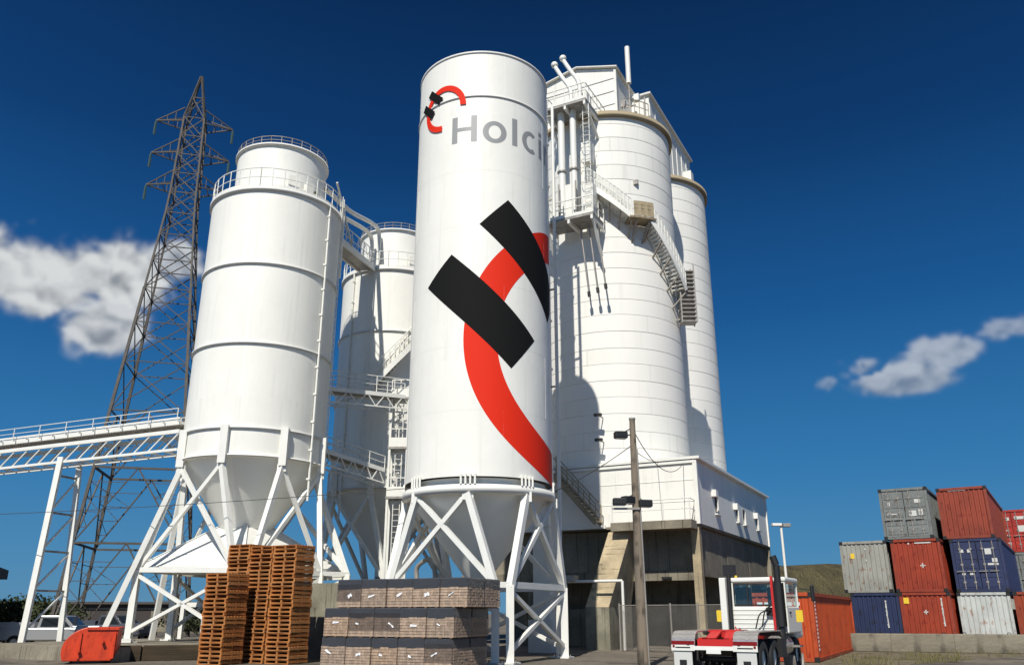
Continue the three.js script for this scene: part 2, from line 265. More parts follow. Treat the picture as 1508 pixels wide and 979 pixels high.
// two sister silos with a narrow head drum
function headSilo(pos, label, corners, opts = {}) {
  const RR = 3.314, t = thing('drum_silo', label, 'silo', pos, 0);
  const lv = [8.37, 9.63, 13.65, 17.68, 21.6];
  for (let i = 0; i < 4; i++) part('shell_strake', [cyl(RR, lv[i] + (i ? .03 : 0), lv[i + 1] - .03, 96)], M.silo, t);
  for (let i = 1; i < 4; i++) part('stiffener_ring', [lathe([[RR - .05, lv[i] - .05], [RR + .09, lv[i] - .05], [RR + .09, lv[i] + .05], [RR - .05, lv[i] + .05]], 96)], M.ring, t);
  part('deck_edge', [lathe([[RR - .1, 21.58], [RR + .12, 21.58], [RR + .12, 21.78], [2.2, 21.8]], 96)], M.ring, t);
  part('drum', [cyl(2.344, 21.8, 24.75, 72)], M.silo, t);
  part('drum_rim', [lathe([[2.2, 24.72], [2.46, 24.72], [2.46, 24.86], [.01, 25.0]], 72)], M.ring, t);
  part('drum_railing', railing(arcPts(0, 360, 2.36, 24.86, 28), true, .42, .022, .6), M.galv, t);
  part('deck_railing', railing(arcPts(0, 360, RR + .02, 21.8, 36), true, 1.05, .026, .6), M.steelWhite, t);
  part('toe_board', [cyl(RR + .03, 21.8, 21.95, 72)], M.steelWhite, t);
  part('cabinet', [boxG(.55, 1.0, .35, ...pol(30, 2.72, 22.35), R(30))], M.steelWhite, t); part('cabinet', [boxG(.4, .9, .3, ...pol(48, 2.72, 22.3), R(48))], M.steelWhite, t);
  // skirt with stub columns and bottom flange
  part('skirt_flange', [lathe([[RR - .25, 8.32], [RR + .12, 8.32], [RR + .12, 8.42], [RR - .05, 8.42]], 96)], M.steelWhite, t);
  for (let k = 0; k < 8; k++) { const a = -5.6 + 45 * k; part('stub_column', [beam(pol(a, RR + .1, 8.0), pol(a, RR + .1, 9.72), .34, .3)], M.steelWhite, t); }
  part('hopper', [lathe([[.4, 3.7], [.4, 4.35], [RR - .1, 8.34]], 72)], M.silo, t);
  part('outlet', [cyl(.4, 3.2, 3.75, 24, false)], M.galv, t);
  // vertical pipe and caged ladder on the right flank
  const a = opts.ladder ?? 66;
  part('riser_pipe', [tube(pol(a, RR + .09, 6.6), pol(a, RR + .09, 21.7), .055, 8)], M.steelWhite, t);
  for (let h = 7.6; h < 21.5; h += 1.35) part('pipe_clip', [beam(pol(a, RR - .02, h), pol(a, RR + .17, h), .16, .08)], M.steelWhite, t);
  const lad = []; for (const o of [-2.6, 2.6]) lad.push(tube(pol(a + 24 + o, RR + .16, 8.4), pol(a + 24 + o, RR + .16, 22.9), .025, 5)); for (let h = 8.6; h < 22.4; h += .32) lad.push(tube(pol(a + 21.4, RR + .16, h), pol(a + 26.6, RR + .16, h), .014, 4));
  part('ladder', lad, M.steelWhite, t);
  support(t, RR + .05, 8.0, corners, .27, opts.lower ?? true);
  return t;
}
const F1 = { th: 17, r: 4.2, split: .3, node: 3.4, base: .5 }, B1 = { th: 197, r: 4.2, split: .3, node: 3.4, base: .5 };
const left = headSilo([-12.546, 0, -40], '', [F1, { cols: [[3.85, .96], [4.93, .22]], node: 3.4, base: 2.84 }, B1, { cols: [[-3.42, -1.0], [-3.85, 2.35]], node: 3.5, base: .5 }]);
left.userData.label = 'white steel silo with head drum joined to the conveyor bridge, behind stacked pallets';
part('raking_leg', [beam(pol(-50.6, 3.4, 7.9), [-4.85, .5, 2.95], .22, .22)], M.steelWhite, left);
part('raking_leg', [beam(pol(-95.6, 3.4, 7.9), [-4.5, .5, -1.7], .22, .22)], M.steelWhite, left);
part('sill_beam', [beam([-4.95, .6, 3.0], [-3.6, .6, 2.6], .2, .16)], M.steelWhite, left);
const mid = headSilo([-7.59, 0, -50.1], 'white steel silo with head drum, half hidden behind the emblem silo', [17, 107, 197, 287].map(th => ({ th, r: 3.8, split: .3, node: 3.2, base: .02 })), { ladder: -40, lower: false });
// hip roof canopy below the left silo's hopper
{
  const t = thing('loading_canopy', 'white pyramid canopy roof under the hopper of the silo behind the pallets', 'canopy', [-12.546, 0, -40], R(17));
  const s = 4.55, n = 4, cs = [0, 90, 180, 270].map(a => pol(a, s, 3.66));
  for (let i = 0; i < 4; i++) { const a = cs[i], b = cs[(i + 1) % 4], top = [0, 6.2, 0]; const g = new THREE.BufferGeometry(); g.setAttribute('position', new THREE.Float32BufferAttribute([...a, ...b, ...top], 3)); g.setAttribute('uv', new THREE.Float32BufferAttribute([0, 0, 6, 0, 3, 4], 2)); g.computeVertexNormals(); part('roof_panel', [g], M.steelWhite, t); part('fascia', [beam([a[0], 3.55, a[2]], [b[0], 3.55, b[2]], .1, .24)], M.steelWhite, t); part('hip_flashing', [beam([a[0], 3.7, a[2]], [0, 6.24, 0], .12, .04)], M.steelWhite, t); }
  part('soffit', [new THREE.CylinderGeometry(s - .1, s - .1, .02, 4).translate(0, 3.45, 0)], M.steelWhite, t);
}
// concrete block that carries the left silo's right-hand legs
tag(part('concrete_plinth', [boxG(5, 2.84, 5, -2.5, 1.42, -2.5)], M.plinth), 'grey concrete plinth between the pallets and the brick packs', 'plinth');
scene.children.at(-1).position.set(-6.3, 0, -34); scene.children.at(-1).rotation.y = R(-PH);
// low kerb wall at the slab's front edge
for (const [x, z, w] of [[-15.1, -33.1, 2.4], [-12.9, -33.9, 2.4], [-10.7, -34.7, 2.2]]) tag(part('kerb_block', [rbox(w - .02, .55, .35, .03, 0, .275, 0)], M.sleeper), 'dark weathered kerb beam in the row beside the orange skip', 'kerb', 'kerb blocks along the slab');
scene.children.slice(-3).forEach((o, i) => { o.position.set(-15.1 + 2.28 * i, 0, -33.0 - .85 * i); o.rotation.y = R(20); });
// ---------------------------------------------------------------- concrete silos and the building at their foot; local frame: corner at 0,0, front +z, right +x
const BK = [9.52, 0, -42.96], toW = (x, y, z) => { const c = Math.cos(R(PH)), s = Math.sin(R(PH)); return [BK[0] + x * c - z * s, y, BK[2] + x * s + z * c]; };
const bThing = (name, label, cat, group) => thing(name, label, cat, BK, R(-PH), group);
{
  const RC = 4.36, ls = [-6.03, -4.66];
  const silo = (z, label) => {
    const t = thing('concrete_silo', label, 'silo', toW(-6.03, 0, z), R(-PH), 'concrete storage silos in a row');
    part('lower_drum', [cyl(RC - .02, 6, 9.35, 96)], M.concWhite, t);
    const hgt = []; let h = 9.35; while (h < 31.3) { const s = .94 + .1 * hash(hgt.length, 3, 5); hgt.push([h, Math.min(31.62, h + s)]); h += s; }
    hgt.forEach(([a, b], i) => { const r = RC + (hash(i, 7, 1) - .5) * .012; part('concrete_lift', [lathe([[r - .03, a], [r - .005, a + .01], [r, a + .035], [r, b - .03], [r - .012, b - .012], [r - .03, b]], 96)].map(g => { const uv = g.attributes.uv; for (let k = 0; k < uv.count; k++) uv.setXY(k, uv.getX(k) * 27.4 + i * 3.7, uv.getY(k) * (b - a) + a); return g; }), M.concWhite, t); });
    part('inner_core', [cyl(RC - .06, 6, 31.6, 64)], M.conc, t);
    part('rim_slab', [lathe([[RC - .1, 31.6], [RC + .22, 31.6], [RC + .22, 31.95], [.01, 32.0]], 96)], M.rim, t);
    return t;
  };
  const s1 = silo(ls[1], 'tall white concrete silo with stairs and platforms, behind the emblem silo');
  const s2 = silo(ls[1] - 9.0, 'white concrete silo standing farther back, carrying the far end of the headhouse');
  part('inspection_box', [boxG(.28, .3, .16, ...pol(17.7 + PH, RC + .08, 27.0))], M.galv, s1);
  // head house on top
  const hh = bThing('headhouse', 'long white clad headhouse with low gable roof on top of the concrete silos', 'headhouse');
  const x0 = -9.8, x1 = -4.36, zf = -2.84, zb = -6.2, xm = (x0 + x1) / 2;
  const gable = new THREE.Shape([[x0, 32.0], [x1, 32.0], [x1, 36.7], [xm, 37.5], [x0, 36.9]].map(p => new THREE.Vector2(...p)));
  part('wall', [new THREE.ExtrudeGeometry(gable, { depth: zf - zb, bevelEnabled: false }).translate(0, 0, zb)], M.clad, hh);
  part('roof_sheet', [beam([x1 + .22, 36.72, (zf + zb) / 2], [xm, 37.6, (zf + zb) / 2], zf - zb + .5, .07)], M.steelWhite, hh);
  part('roof_sheet', [beam([x0 - .22, 36.92, (zf + zb) / 2], [xm, 37.6, (zf + zb) / 2], zf - zb + .5, .07)], M.steelWhite, hh);
  part('corner_flashing', [beam([x1 + .02, 32.1, zf + .02], [x1 + .02, 36.6, zf + .02], .16, .16)], M.steelWhite, hh);
  for (let k = 0; k < 4; k++) part('cladding_batten', [boxG(x1 - x0 - .2, .05, .04, xm, 33.0 + k * 1.0, zf + .03)], M.steelWhite, hh);
  part('gallery_wall', [boxG(5.9, 4.2, 10.2, -6.05, 34.1, -11.2)], M.clad, hh); part('gallery_roof', [boxG(6.3, .14, 10.6, -6.05, 36.27, -11.2)], M.ring, hh);
  for (let k = 1; k < 8; k++) part('cladding_batten', [beam([-3.08, 32.1, -6.1 - k * 1.27], [-3.08, 36.1, -6.1 - k * 1.27], .05, .05)], M.steelWhite, hh);
  part('vent_box', [boxG(.6, 1.0, .7, -2.8, 33.6, -14.4)], M.steelWhite, hh); part('vent_hood', [boxG(.7, .25, .8, -2.8, 32.95, -14.4)], M.blackMetal, hh);
  part('louvre', [boxG(1.3, .5, .05, -6.0, 33.4, zf + .05)], M.galv, hh);
  // access platforms on the front of the near silo
  const plat = (h, a, b, z0, z1, label) => {
    const t = bThing('access_platform', label, 'platform', 'platforms on the near concrete silo');
    part('deck', [boxG(b - a, .16, z1 - z0, (a + b) / 2, h, (z0 + z1) / 2)], M.galv, t);
    for (const x of [a + .1, (a + b) / 2, b - .1]) part('joist', [beam([x, h - .2, z0], [x, h - .2, z1], .14, .26)], M.steelWhite, t);
    for (const x of [a + .1, b - .1]) part('knee_brace', [beam([x, h - .2, z1 - .15], [x, h - 2.2, z0 + .25], .14, .14)], M.steelWhite, t);
    part('toe_board', [boxG(b - a, .2, .03, (a + b) / 2, h + .17, z1)], M.steelWhite, t);
    part('railing', railing([[a, h + .08, z0], [a, h + .08, z1], [b, h + .08, z1], [b, h + .08, z0]], true, 1.1, .035, .7), M.steelWhite, t);
    return t;
  };
  const p1 = plat(31.7, -7.55, -4.75, -1.6, 1.7, 'upper steel platform with vent pipes below the headhouse roof');
  const p2 = plat(23.9, -7.7, -4.55, -.1, 1.6, 'lower steel platform with cabinets and ladder cage on the concrete silo');
  part('equipment_box', [boxG(1.3, .9, .9, -6.7, 32.25, .4)], M.steelWhite, p1); part('equipment_box', [boxG(.8, 1.2, .8, -5.5, 32.4, .2)], M.steelWhite, p1);
  for (const [x, b] of [[-6.5, 0], [-5.9, .3]]) { part('vent_pipe', [pipe([[x + .5, 31.8, 1.0], [x + .45, 33.2 + b, 1.0], [x - .1, 34.3 + b, 1.0], [x - .55, 35.2 + b, 1.0]], .14, 10)], M.steelWhite, p1); part('vent_cowl', [new THREE.SphereGeometry(.23, 14, 10).translate(x - .6, 35.4 + b, 1.0)], M.steelWhite, p1); }
  part('cabinet', [boxG(.75, 2.1, .6, -5.05, 25.1, .9)], M.steelWhite, p2); part('cabinet', [boxG(.6, 1.4, .6, -5.2, 28.6, .5)], M.steelWhite, p2); part('dust_filter', [boxG(.9, 2.4, .8, -6.4, 25.3, .6)], M.steelWhite, p2);
  part('filter_leg', [tube([-6.8, 24, 1.4], [-6.8, 26.4, 1.4], .05), tube([-5.7, 24, 1.4], [-5.7, 26.4, 1.4], .05)], M.galv, p2);
  for (const [x, w] of [[-6.75, .22], [-5.95, .2]]) { const o = bThing('riser_pipe', 'thick white vertical pipe between the two silo platforms', 'pipe', 'white riser pipes'); part('pipe_run', [tube([x, 24, .95], [x, 31.65, .95], w, 14)], M.steelWhite, o); part('flange', [cyl(w + .08, 27.4, 27.5, 16, false, x, .95)], M.galv, o); }
  // ladder cage between platforms
  { const t = bThing('caged_ladder', 'caged steel ladder linking the two silo platforms', 'ladder'); const l = []; for (const x of [-5.15, -4.75]) l.push(tube([x, 24, 1.25], [x, 31.6, 1.25], .03, 5)); for (let h = 24.3; h < 31.5; h += .3) l.push(tube([-5.15, h, 1.25], [-4.75, h, 1.25], .015, 4)); part('rungs', l, M.steelWhite, t); const c = []; for (let h = 26; h < 31.4; h += .8) c.push(new THREE.TorusGeometry(.36, .02, 5, 14, Math.PI).rotateX(Math.PI / 2).translate(-4.95, h, 1.25)); part('cage_hoops', c, M.steelWhite, t); }
  // short stairs on the left of the lower platform
  const stairRun = (a, b, w, dir, label, mats = M.steelWhite, name = 'steel_stairs') => { // straight flight, dir = sideways unit vector
    const t = bThing(name, label, 'stairs'); const n = Math.max(4, Math.round(Math.abs(b[1] - a[1]) / .2)), off = s => [dir[0] * s, 0, dir[2] * s];
    for (const s of [0, w]) { part('stringer', [beam(add3(a, off(s)), add3(b, off(s)), .06, .26)], mats, t); part('handrail', railing([add3(a, off(s)), add3(b, off(s))], true, 1.0, .03, 1.1), mats, t); }
    const tr = []; for (let i = 0; i < n; i++) { const p = add3(mix3(a, b, (i + .5) / n), off(w / 2)); const L = Math.hypot(b[0] - a[0], b[2] - a[2]) / n; tr.push(Math.abs(dir[2]) > .5 ? boxG(Math.max(.22, L), .04, w, ...p) : boxG(w, .04, .24, ...p)); }
    part('treads', tr, M.galv, t, 'stuff'); return t;
  };
  stairRun([-9.9, 28.1, .7], [-7.6, 24.1, .7], .8, [0, 0, 1], 'steel stairs running down to the lower silo platform, beside the riser pipes');
  // helical flights round the near silo
  const helix = (t0, h0, t1, h1, label) => {
    const t = thing('spiral_stairs', label, 'stairs', toW(-6.03, 0, ls[1]), R(0), 'stairs winding round the concrete silo'); const n = Math.max(6, Math.round(Math.abs(h1 - h0) / .2)), P = (u, r, k = 0) => pol(t0 + (t1 - t0) * u, r, h0 + (h1 - h0) * u + k);
    const seg = 12; for (const r of [RC + .12, RC + 1.0]) { const g = []; for (let i = 0; i < seg; i++) g.push(beam(P(i / seg, r), P((i + 1) / seg, r), .06, .3)); part('stringer', g, M.steelWhite, t); part('handrail', railing(Array.from({ length: seg + 1 }, (_, i) => P(i / seg, r, .1)), true, 1.05, .035, .5), M.steelWhite, t); }
    const tr = []; for (let i = 0; i < n; i++) { const u = (i + .5) / n, c = P(u, RC + .56); tr.push(boxG(.3, .05, .88, ...[0, 0, 0]).rotateY(R(t0 + (t1 - t0) * u)).translate(...c)); } part('treads', tr, M.steelWhite, t, 'stuff');
    const br = []; for (let i = 0; i <= 4; i++) br.push(beam(P(i / 4, RC + .95, -.15), P(i / 4, RC, -.95), .09, .09)); part('brackets', br, M.galv, t);
    part('mesh_infill', Array.from({ length: seg * 4 }, (_, i) => tube(P((i + .5) / seg / 4, RC + 1.0, .1), P((i + .5) / seg / 4, RC + 1.0, 1.1), .014, 4)), M.steelWhite, t, 'stuff'); return t;
  };
  helix(-19, 26.4, 9, 24.15, 'upper winding flight of steel stairs from the platform to the tan landing');
  helix(23, 24.0, 52, 20.2, 'lower winding flight of steel stairs below the tan landing');
  const land = thing('stair_landing', 'tan sheet sided landing between two winding stair flights', 'landing', toW(-6.03, 0, ls[1]), 0); { const g = []; for (let i = 0; i < 4; i++) g.push(boxG(.68, .12, 1.05, 0, 0, 0).rotateY(R(11 + i * 3.6)).translate(...pol(11 + i * 3.6, RC + .6, 24.1 - i * .004))); part('deck', g, M.rim, land); const sd = []; for (let i = 0; i < 3; i++) sd.push(beam(pol(10 + i * 4.5, RC + 1.15, 24.65), pol(14.5 + i * 4.5, RC + 1.15, 24.65), .03, .95)); part('side_sheet', sd, M.concTan, land); part('bracket', [beam(pol(12, RC + 1, 24), pol(12, RC, 22.9), .1, .1), beam(pol(21, RC + 1, 24), pol(21, RC, 22.9), .1, .1)], M.galv, land); }
  // stair tower edge-on at the silo's right flank
  { const t = thing('stair_tower', 'narrow slatted steel stair tower in the gap between the two concrete silos', 'stair tower', toW(-6.03, 0, ls[1]), 0); const c = pol(58, RC + .75, 0); const q = (dx, dz) => [c[0] + dx, c[2] + dz];
    for (const [dx, dz] of [[-.45, -.4], [.45, -.4], [-.45, .4], [.45, .4]]) part('post', [beam([c[0] + dx, 18.2, c[2] + dz], [c[0] + dx, 22.0, c[2] + dz], .07)], M.galv, t); for (let h = 18.3; h < 21.7; h += .27) part('slat', [boxG(.95, .06, .85, c[0], h, c[2])], M.galv, t); part('tie', [beam([c[0], 21, c[2]], pol(58, RC - .05, 21), .1), beam([c[0], 18.6, c[2]], pol(58, RC - .05, 18.6), .1)], M.galv, t); }
  // struts and outlets below the lower platform
  for (const [x, k] of [[-5.75, 0], [-5.2, .15], [-4.7, .3]]) { const t = bThing('hanging_pipe', 'thin slanted pipe with dark end below the lower silo platform', 'pipe', 'thin pipes below the platform'); part('pipe_run', [tube([x, 23.7, .7], [x + .32, 19.35 + k, .42], .05, 8)], M.galv, t); part('pipe_end', [tube([x + .3, 19.5 + k, .42], [x + .33, 19.2 + k, .42], .1, 8)], M.blackMetal, t); }
  // bucket elevator standing between the emblem silo and the concrete silo; it throws the tall narrow shadow on the concrete
  { const t = thing('bucket_elevator', 'slim white bucket elevator tower hidden behind the emblem silo', 'elevator', [1.5, 0, -40.3], R(-PH)); part('casing', [boxG(.85, 29.2, .6, 0, 14.7, 0)], M.steelWhite, t); part('boot', [boxG(1.2, 1.4, 1.0, 0, .71, 0)], M.steelWhite, t); for (let h = 3; h < 29; h += 2.6) part('joint_flange', [boxG(.95, .1, .7, 0, h, 0)], M.steelWhite, t); part('feed_pipe', [tube([.85, 1, 0], [.85, 28.5, 0], .09, 10)], M.steelWhite, t); for (let h = 2; h < 29; h += 5.2) part('pipe_clip', [beam([.4, h, 0], [.86, h, 0], .08)], M.galv, t); }
  // aerials
  const ant = (x, z, h0, h1, h2, w, label) => { const t = bThing('antenna', label, 'antenna', 'aerials on the silo roof'); part('mast', [tube([x, 31.95, z], [x, h1, z], .05)], M.galv, t); part('radome', [cyl(w, h0, h2, 12, false, x, z)], M.steelWhite, t); part('bracket', [beam([x - .4, 33.6, z], [x + .4, 33.6, z], .08)], M.galv, t); return t; };
  const a1 = ant(-3.5, -3.1, 35.4, 36, 38.3, .17, 'tall white panel antenna on a mast beside the headhouse'); part('radio_unit', [boxG(.35, .5, .3, -3.0, 34.1, -3.1)], M.steelWhite, a1); part('radio_unit', [boxG(.3, .45, .25, -3.95, 33.9, -3.1)], M.galv, a1);
  ant(-2.9, -5.4, 33.6, 34.6, 35.0, .09, 'short white rod antenna at the silo rim'); ant(-3.0, -4.8, 32.9, 35.2, 33.2, .06, 'thin whip antenna at the silo rim');
  { const t = bThing('roof_railing', 'steel railing on the rim of the near concrete silo', 'railing'); part('rails', railing(arcPts(38, 62, RC + .1, 32, 5).map(p => add3(p, [-6.03, 0, ls[1]])), true, 1.0, .03, .7), M.galv, t); }
  // wall lamps on the lower wall, under the stairs
  for (const [x, h] of [[-5.15, 12.1], [-5.15, 10.7]]) { const t = bThing('wall_lamp', 'small dark lamp bracket on the shaded silo wall', 'lamp', 'wall lamps on the silo'); part('arm', [tube([x, h, -.35], [x, h, .35], .03)], M.blackMetal, t); part('housing', [boxG(.42, .14, .2, x, h + .02, .4)], M.blackMetal, t); }

  // ---- the building
  const b = bThing('silo_building', 'white clad storey on a grey concrete undercroft at the foot of the concrete silos', 'building');
  const XL = -15, ZB = -17.6, t = .25;
  part('front_wall', [boxG(-XL, 3.25, t, XL / 2, 7.675, -t / 2)], M.clad, b);
  // right wall with window openings
  const wins = [3.9, 8.8, 10.6, 14.4], wg = []; let zc = 0; const wy0 = 6.85, wy1 = 7.85, hw = .45;
  wins.forEach(s => { wg.push(boxG(t, 3.25, s - hw - zc - (zc ? 0 : t), -t / 2, 7.675, -((zc ? zc : t) + s - hw) / 2)); wg.push(boxG(t, wy0 - 6.05, hw * 2, -t / 2, (wy0 + 6.05) / 2, -s), boxG(t, 9.3 - wy1, hw * 2, -t / 2, (9.3 + wy1) / 2, -s)); zc = s + hw; });
  wg.push(boxG(t, 3.25, -ZB - zc, -t / 2, 7.675, (-zc + ZB) / 2)); part('right_wall', wg, M.clad, b);
  wins.forEach((s, i) => { const w = part('window', [boxG(.02, wy1 - wy0, hw * 2, -.14, (wy0 + wy1) / 2, -s)], M.darkGlass, b); part('frame', [boxG(.07, .06, hw * 2, -.03, wy1 - .03, -s), boxG(.07, .06, hw * 2, -.03, wy0 + .03, -s), boxG(.07, wy1 - wy0 - .12, .06, -.03, (wy0 + wy1) / 2, -s + hw - .03), boxG(.07, wy1 - wy0 - .12, .06, -.03, (wy0 + wy1) / 2, -s - hw + .03)], M.steelWhite, w); part('sill', [boxG(.2, .06, hw * 2 + .1, .06, wy0 - .03, -s)], M.steelWhite, w); if (i !== 2) { part('air_unit', [boxG(.26, .36, .5, .13, wy0 + (i ? .85 : 1.05), -s + .75)], M.steelWhite, b); } });
  part('floor_slab', [boxG(-XL - .05, .12, -ZB - .05, XL / 2, 6.0, ZB / 2)], M.conc, b);
  part('back_wall', [boxG(-XL, 9.2, t, XL / 2, 4.6, ZB - t / 2)], M.conc, b);
  part('roof', [boxG(-XL + .27, .14, -ZB + .35, XL / 2 + .135, 9.38, ZB / 2 - .02)], M.steelWhite, b);
  part('parapet_trim', [boxG(-XL - .01, .16, .1, XL / 2 - .01, 9.2, .05)], M.steelWhite, b); part('corner_trim', [boxG(.22, 3.3, .22, -.02, 7.66, -.02)], M.steelWhite, b); part('corner_trim', [boxG(.22, 3.3, .22, -.02, 7.66, ZB + .1)], M.steelWhite, b);
  part('bottom_trim', [boxG(9.9, .2, .14, -10.0, 6.08, .07)], M.steelWhite, b);
  for (let k = 1; k < 3; k++) part('sheet_lap', [boxG(-XL - .3, .03, .02, XL / 2, 6.1 + k * 1.08, .01)], M.steelWhite, b);
  // balcony ledge
  part('balcony_slab', [boxG(4.3, .42, 1.05, -2.25, 5.94, .525)], M.conc, b);
  part('balcony_railing', railing([[-4.3, 6.15, 1.0], [-.15, 6.15, 1.0], [-.15, 6.15, .1]], true, 1.05, .028, 1.3), M.steelWhite, b);
  // grey band below, set back
  for (let k = 0; k < 5; k++) part('concrete_panel', [boxG(2.76, 2.4, .22, -1.7 - 2.78 * k, 4.7, -1.0 - (k % 2) * .012)], M.conc, b);
  for (let k = 0; k < 6; k++) part('concrete_panel', [boxG(.22, 2.4, 2.74, -.36 - (k % 2) * .012, 4.7, -2.35 - 2.76 * k)], M.conc, b);
  part('edge_beam', [boxG(14.2, .5, .3, -7.4, 3.55, -.98)], M.conc, b);
  part('corner_column', [boxG(.42, 6.0, .42, -.26, 2.98, -.26)], M.concTan, b);
  for (const z of [-5.8, -11.6, -17.2]) part('column', [boxG(.4, 3.5, .4, -.4, 1.75, z)], M.conc, b);
  for (const x of [-5.4, -10]) part('column', [boxG(.5, 3.5, .5, x, 1.75, -1.3)], M.conc, b);
  part('inner_wall', [boxG(14.5, 3.6, .2, -7.5, 1.8, -7)], M.conc, b); part('ceiling', [boxG(14, .1, 16, -7.6, 3.84, -9.2)], M.conc, b); part('half_wall', [boxG(4.6, 1.9, .2, -8.6, .95, -1.9)], M.conc, b); part('wall_light', [boxG(.5, .12, .2, -2.1, 3.42, -.75)], M.blackMetal, b);
  // sloping pier with a vertical foot
  const pier = bThing('concrete_pier', 'tan concrete pier with sloping face and grey foot below the balcony', 'pier'); const ps = new THREE.Shape([[-.9, 0], [2.3, 0], [2.3, 2.0], [.45, 5.72], [-.9, 5.72]].map(p => new THREE.Vector2(...p)));
  part('sloped_face', [new THREE.ExtrudeGeometry(new THREE.Shape([[-.9, 2.0], [2.3, 2.0], [.45, 5.72], [-.9, 5.72]].map(p => new THREE.Vector2(...p))), { depth: 1.2, bevelEnabled: true, bevelSize: .02, bevelThickness: .02, bevelSegments: 1 }).rotateY(-Math.PI / 2).applyMatrix4(new THREE.Matrix4().set(1, .17, 0, -.97, 0, 1, 0, 0, 0, 0, 1, 0, 0, 0, 0, 1)).translate(-3.55, 0, 0)], M.concTan, pier); part('foot', [boxG(1.26, 1.98, 3.2, -4.78, .99, .72)], M.plinth, pier);
  stairRun([-7.7, 9.0, .5], [-5.1, 6.15, .5], .8, [0, 0, 1], 'steel stairs descending the white wall to the tan pier', M.rim);
  const sl = bThing('stair_landing', 'small bracketed steel landing at the head of the wall stairs', 'landing'); part('deck', [boxG(2.2, .1, .95, -8.8, 9.0, .85)], M.rim, sl); part('bracket', [beam([-8.2, 8.95, 1.2], [-8.2, 7.8, .12], .09), beam([-9.4, 8.95, 1.2], [-9.4, 7.8, .12], .09)], M.galv, sl); part('railing', railing([[-9.9, 9.05, 1.3], [-7.75, 9.05, 1.3]], true, 1, .03, 1.0), M.rim, sl);
  // pipe gantry beside the pier
  const gp = bThing('pipe_frame', 'white bent pipe frame in front of the concrete pier', 'frame'); part('upright', [tube([-3.3, .02, 2.6], [-3.3, 3.2, 2.6], .07, 10)], M.steelWhite, gp); part('crossbar', [tube([-6.2, 3.2, 2.6], [-3.3, 3.2, 2.6], .07, 10)], M.steelWhite, gp); part('hood', [boxG(.9, .3, .6, -6.2, 3.35, 2.6)], M.galv, gp);
}
// ---------------------------------------------------------------- chain-link fence
{
  const A = toW(-3.4, 0, 2.9), B = toW(3.4, 0, 4.4), n = 5, P = u => mix3(A, B, u);
  const t = thing('chain_link_fence', 'grey chain-link fence on round posts in front of the dark undercroft', 'fence');
  for (let i = 0; i <= n; i++) { const p = P(i / n); part('post', [tube(p, [p[0], 2.15, p[2]], .04, 8)], M.galv, t); }
  part('top_rail', [tube([A[0], 2.05, A[2]], [B[0], 2.05, B[2]], .022, 6)], M.galv, t);
  const w = [], N = 64, k = 2 / 7; for (let i = -18; i < N; i++) { for (const s of [0, 1]) { const u0 = i / N, u1 = u0 + 18 / N, a = Math.max(0, u0), b2 = Math.min(1, u1); if (b2 <= a) continue; const h = u => { const f = (u - u0) / (u1 - u0); return .05 + 1.95 * (s ? 1 - f : f); }; const p = P(a), q = P(b2); w.push(tube([p[0], h(a), p[2]], [q[0], h(b2), q[2]], .006, 3)); } }
  part('wire_mesh', w, M.galv, t, 'stuff');
}
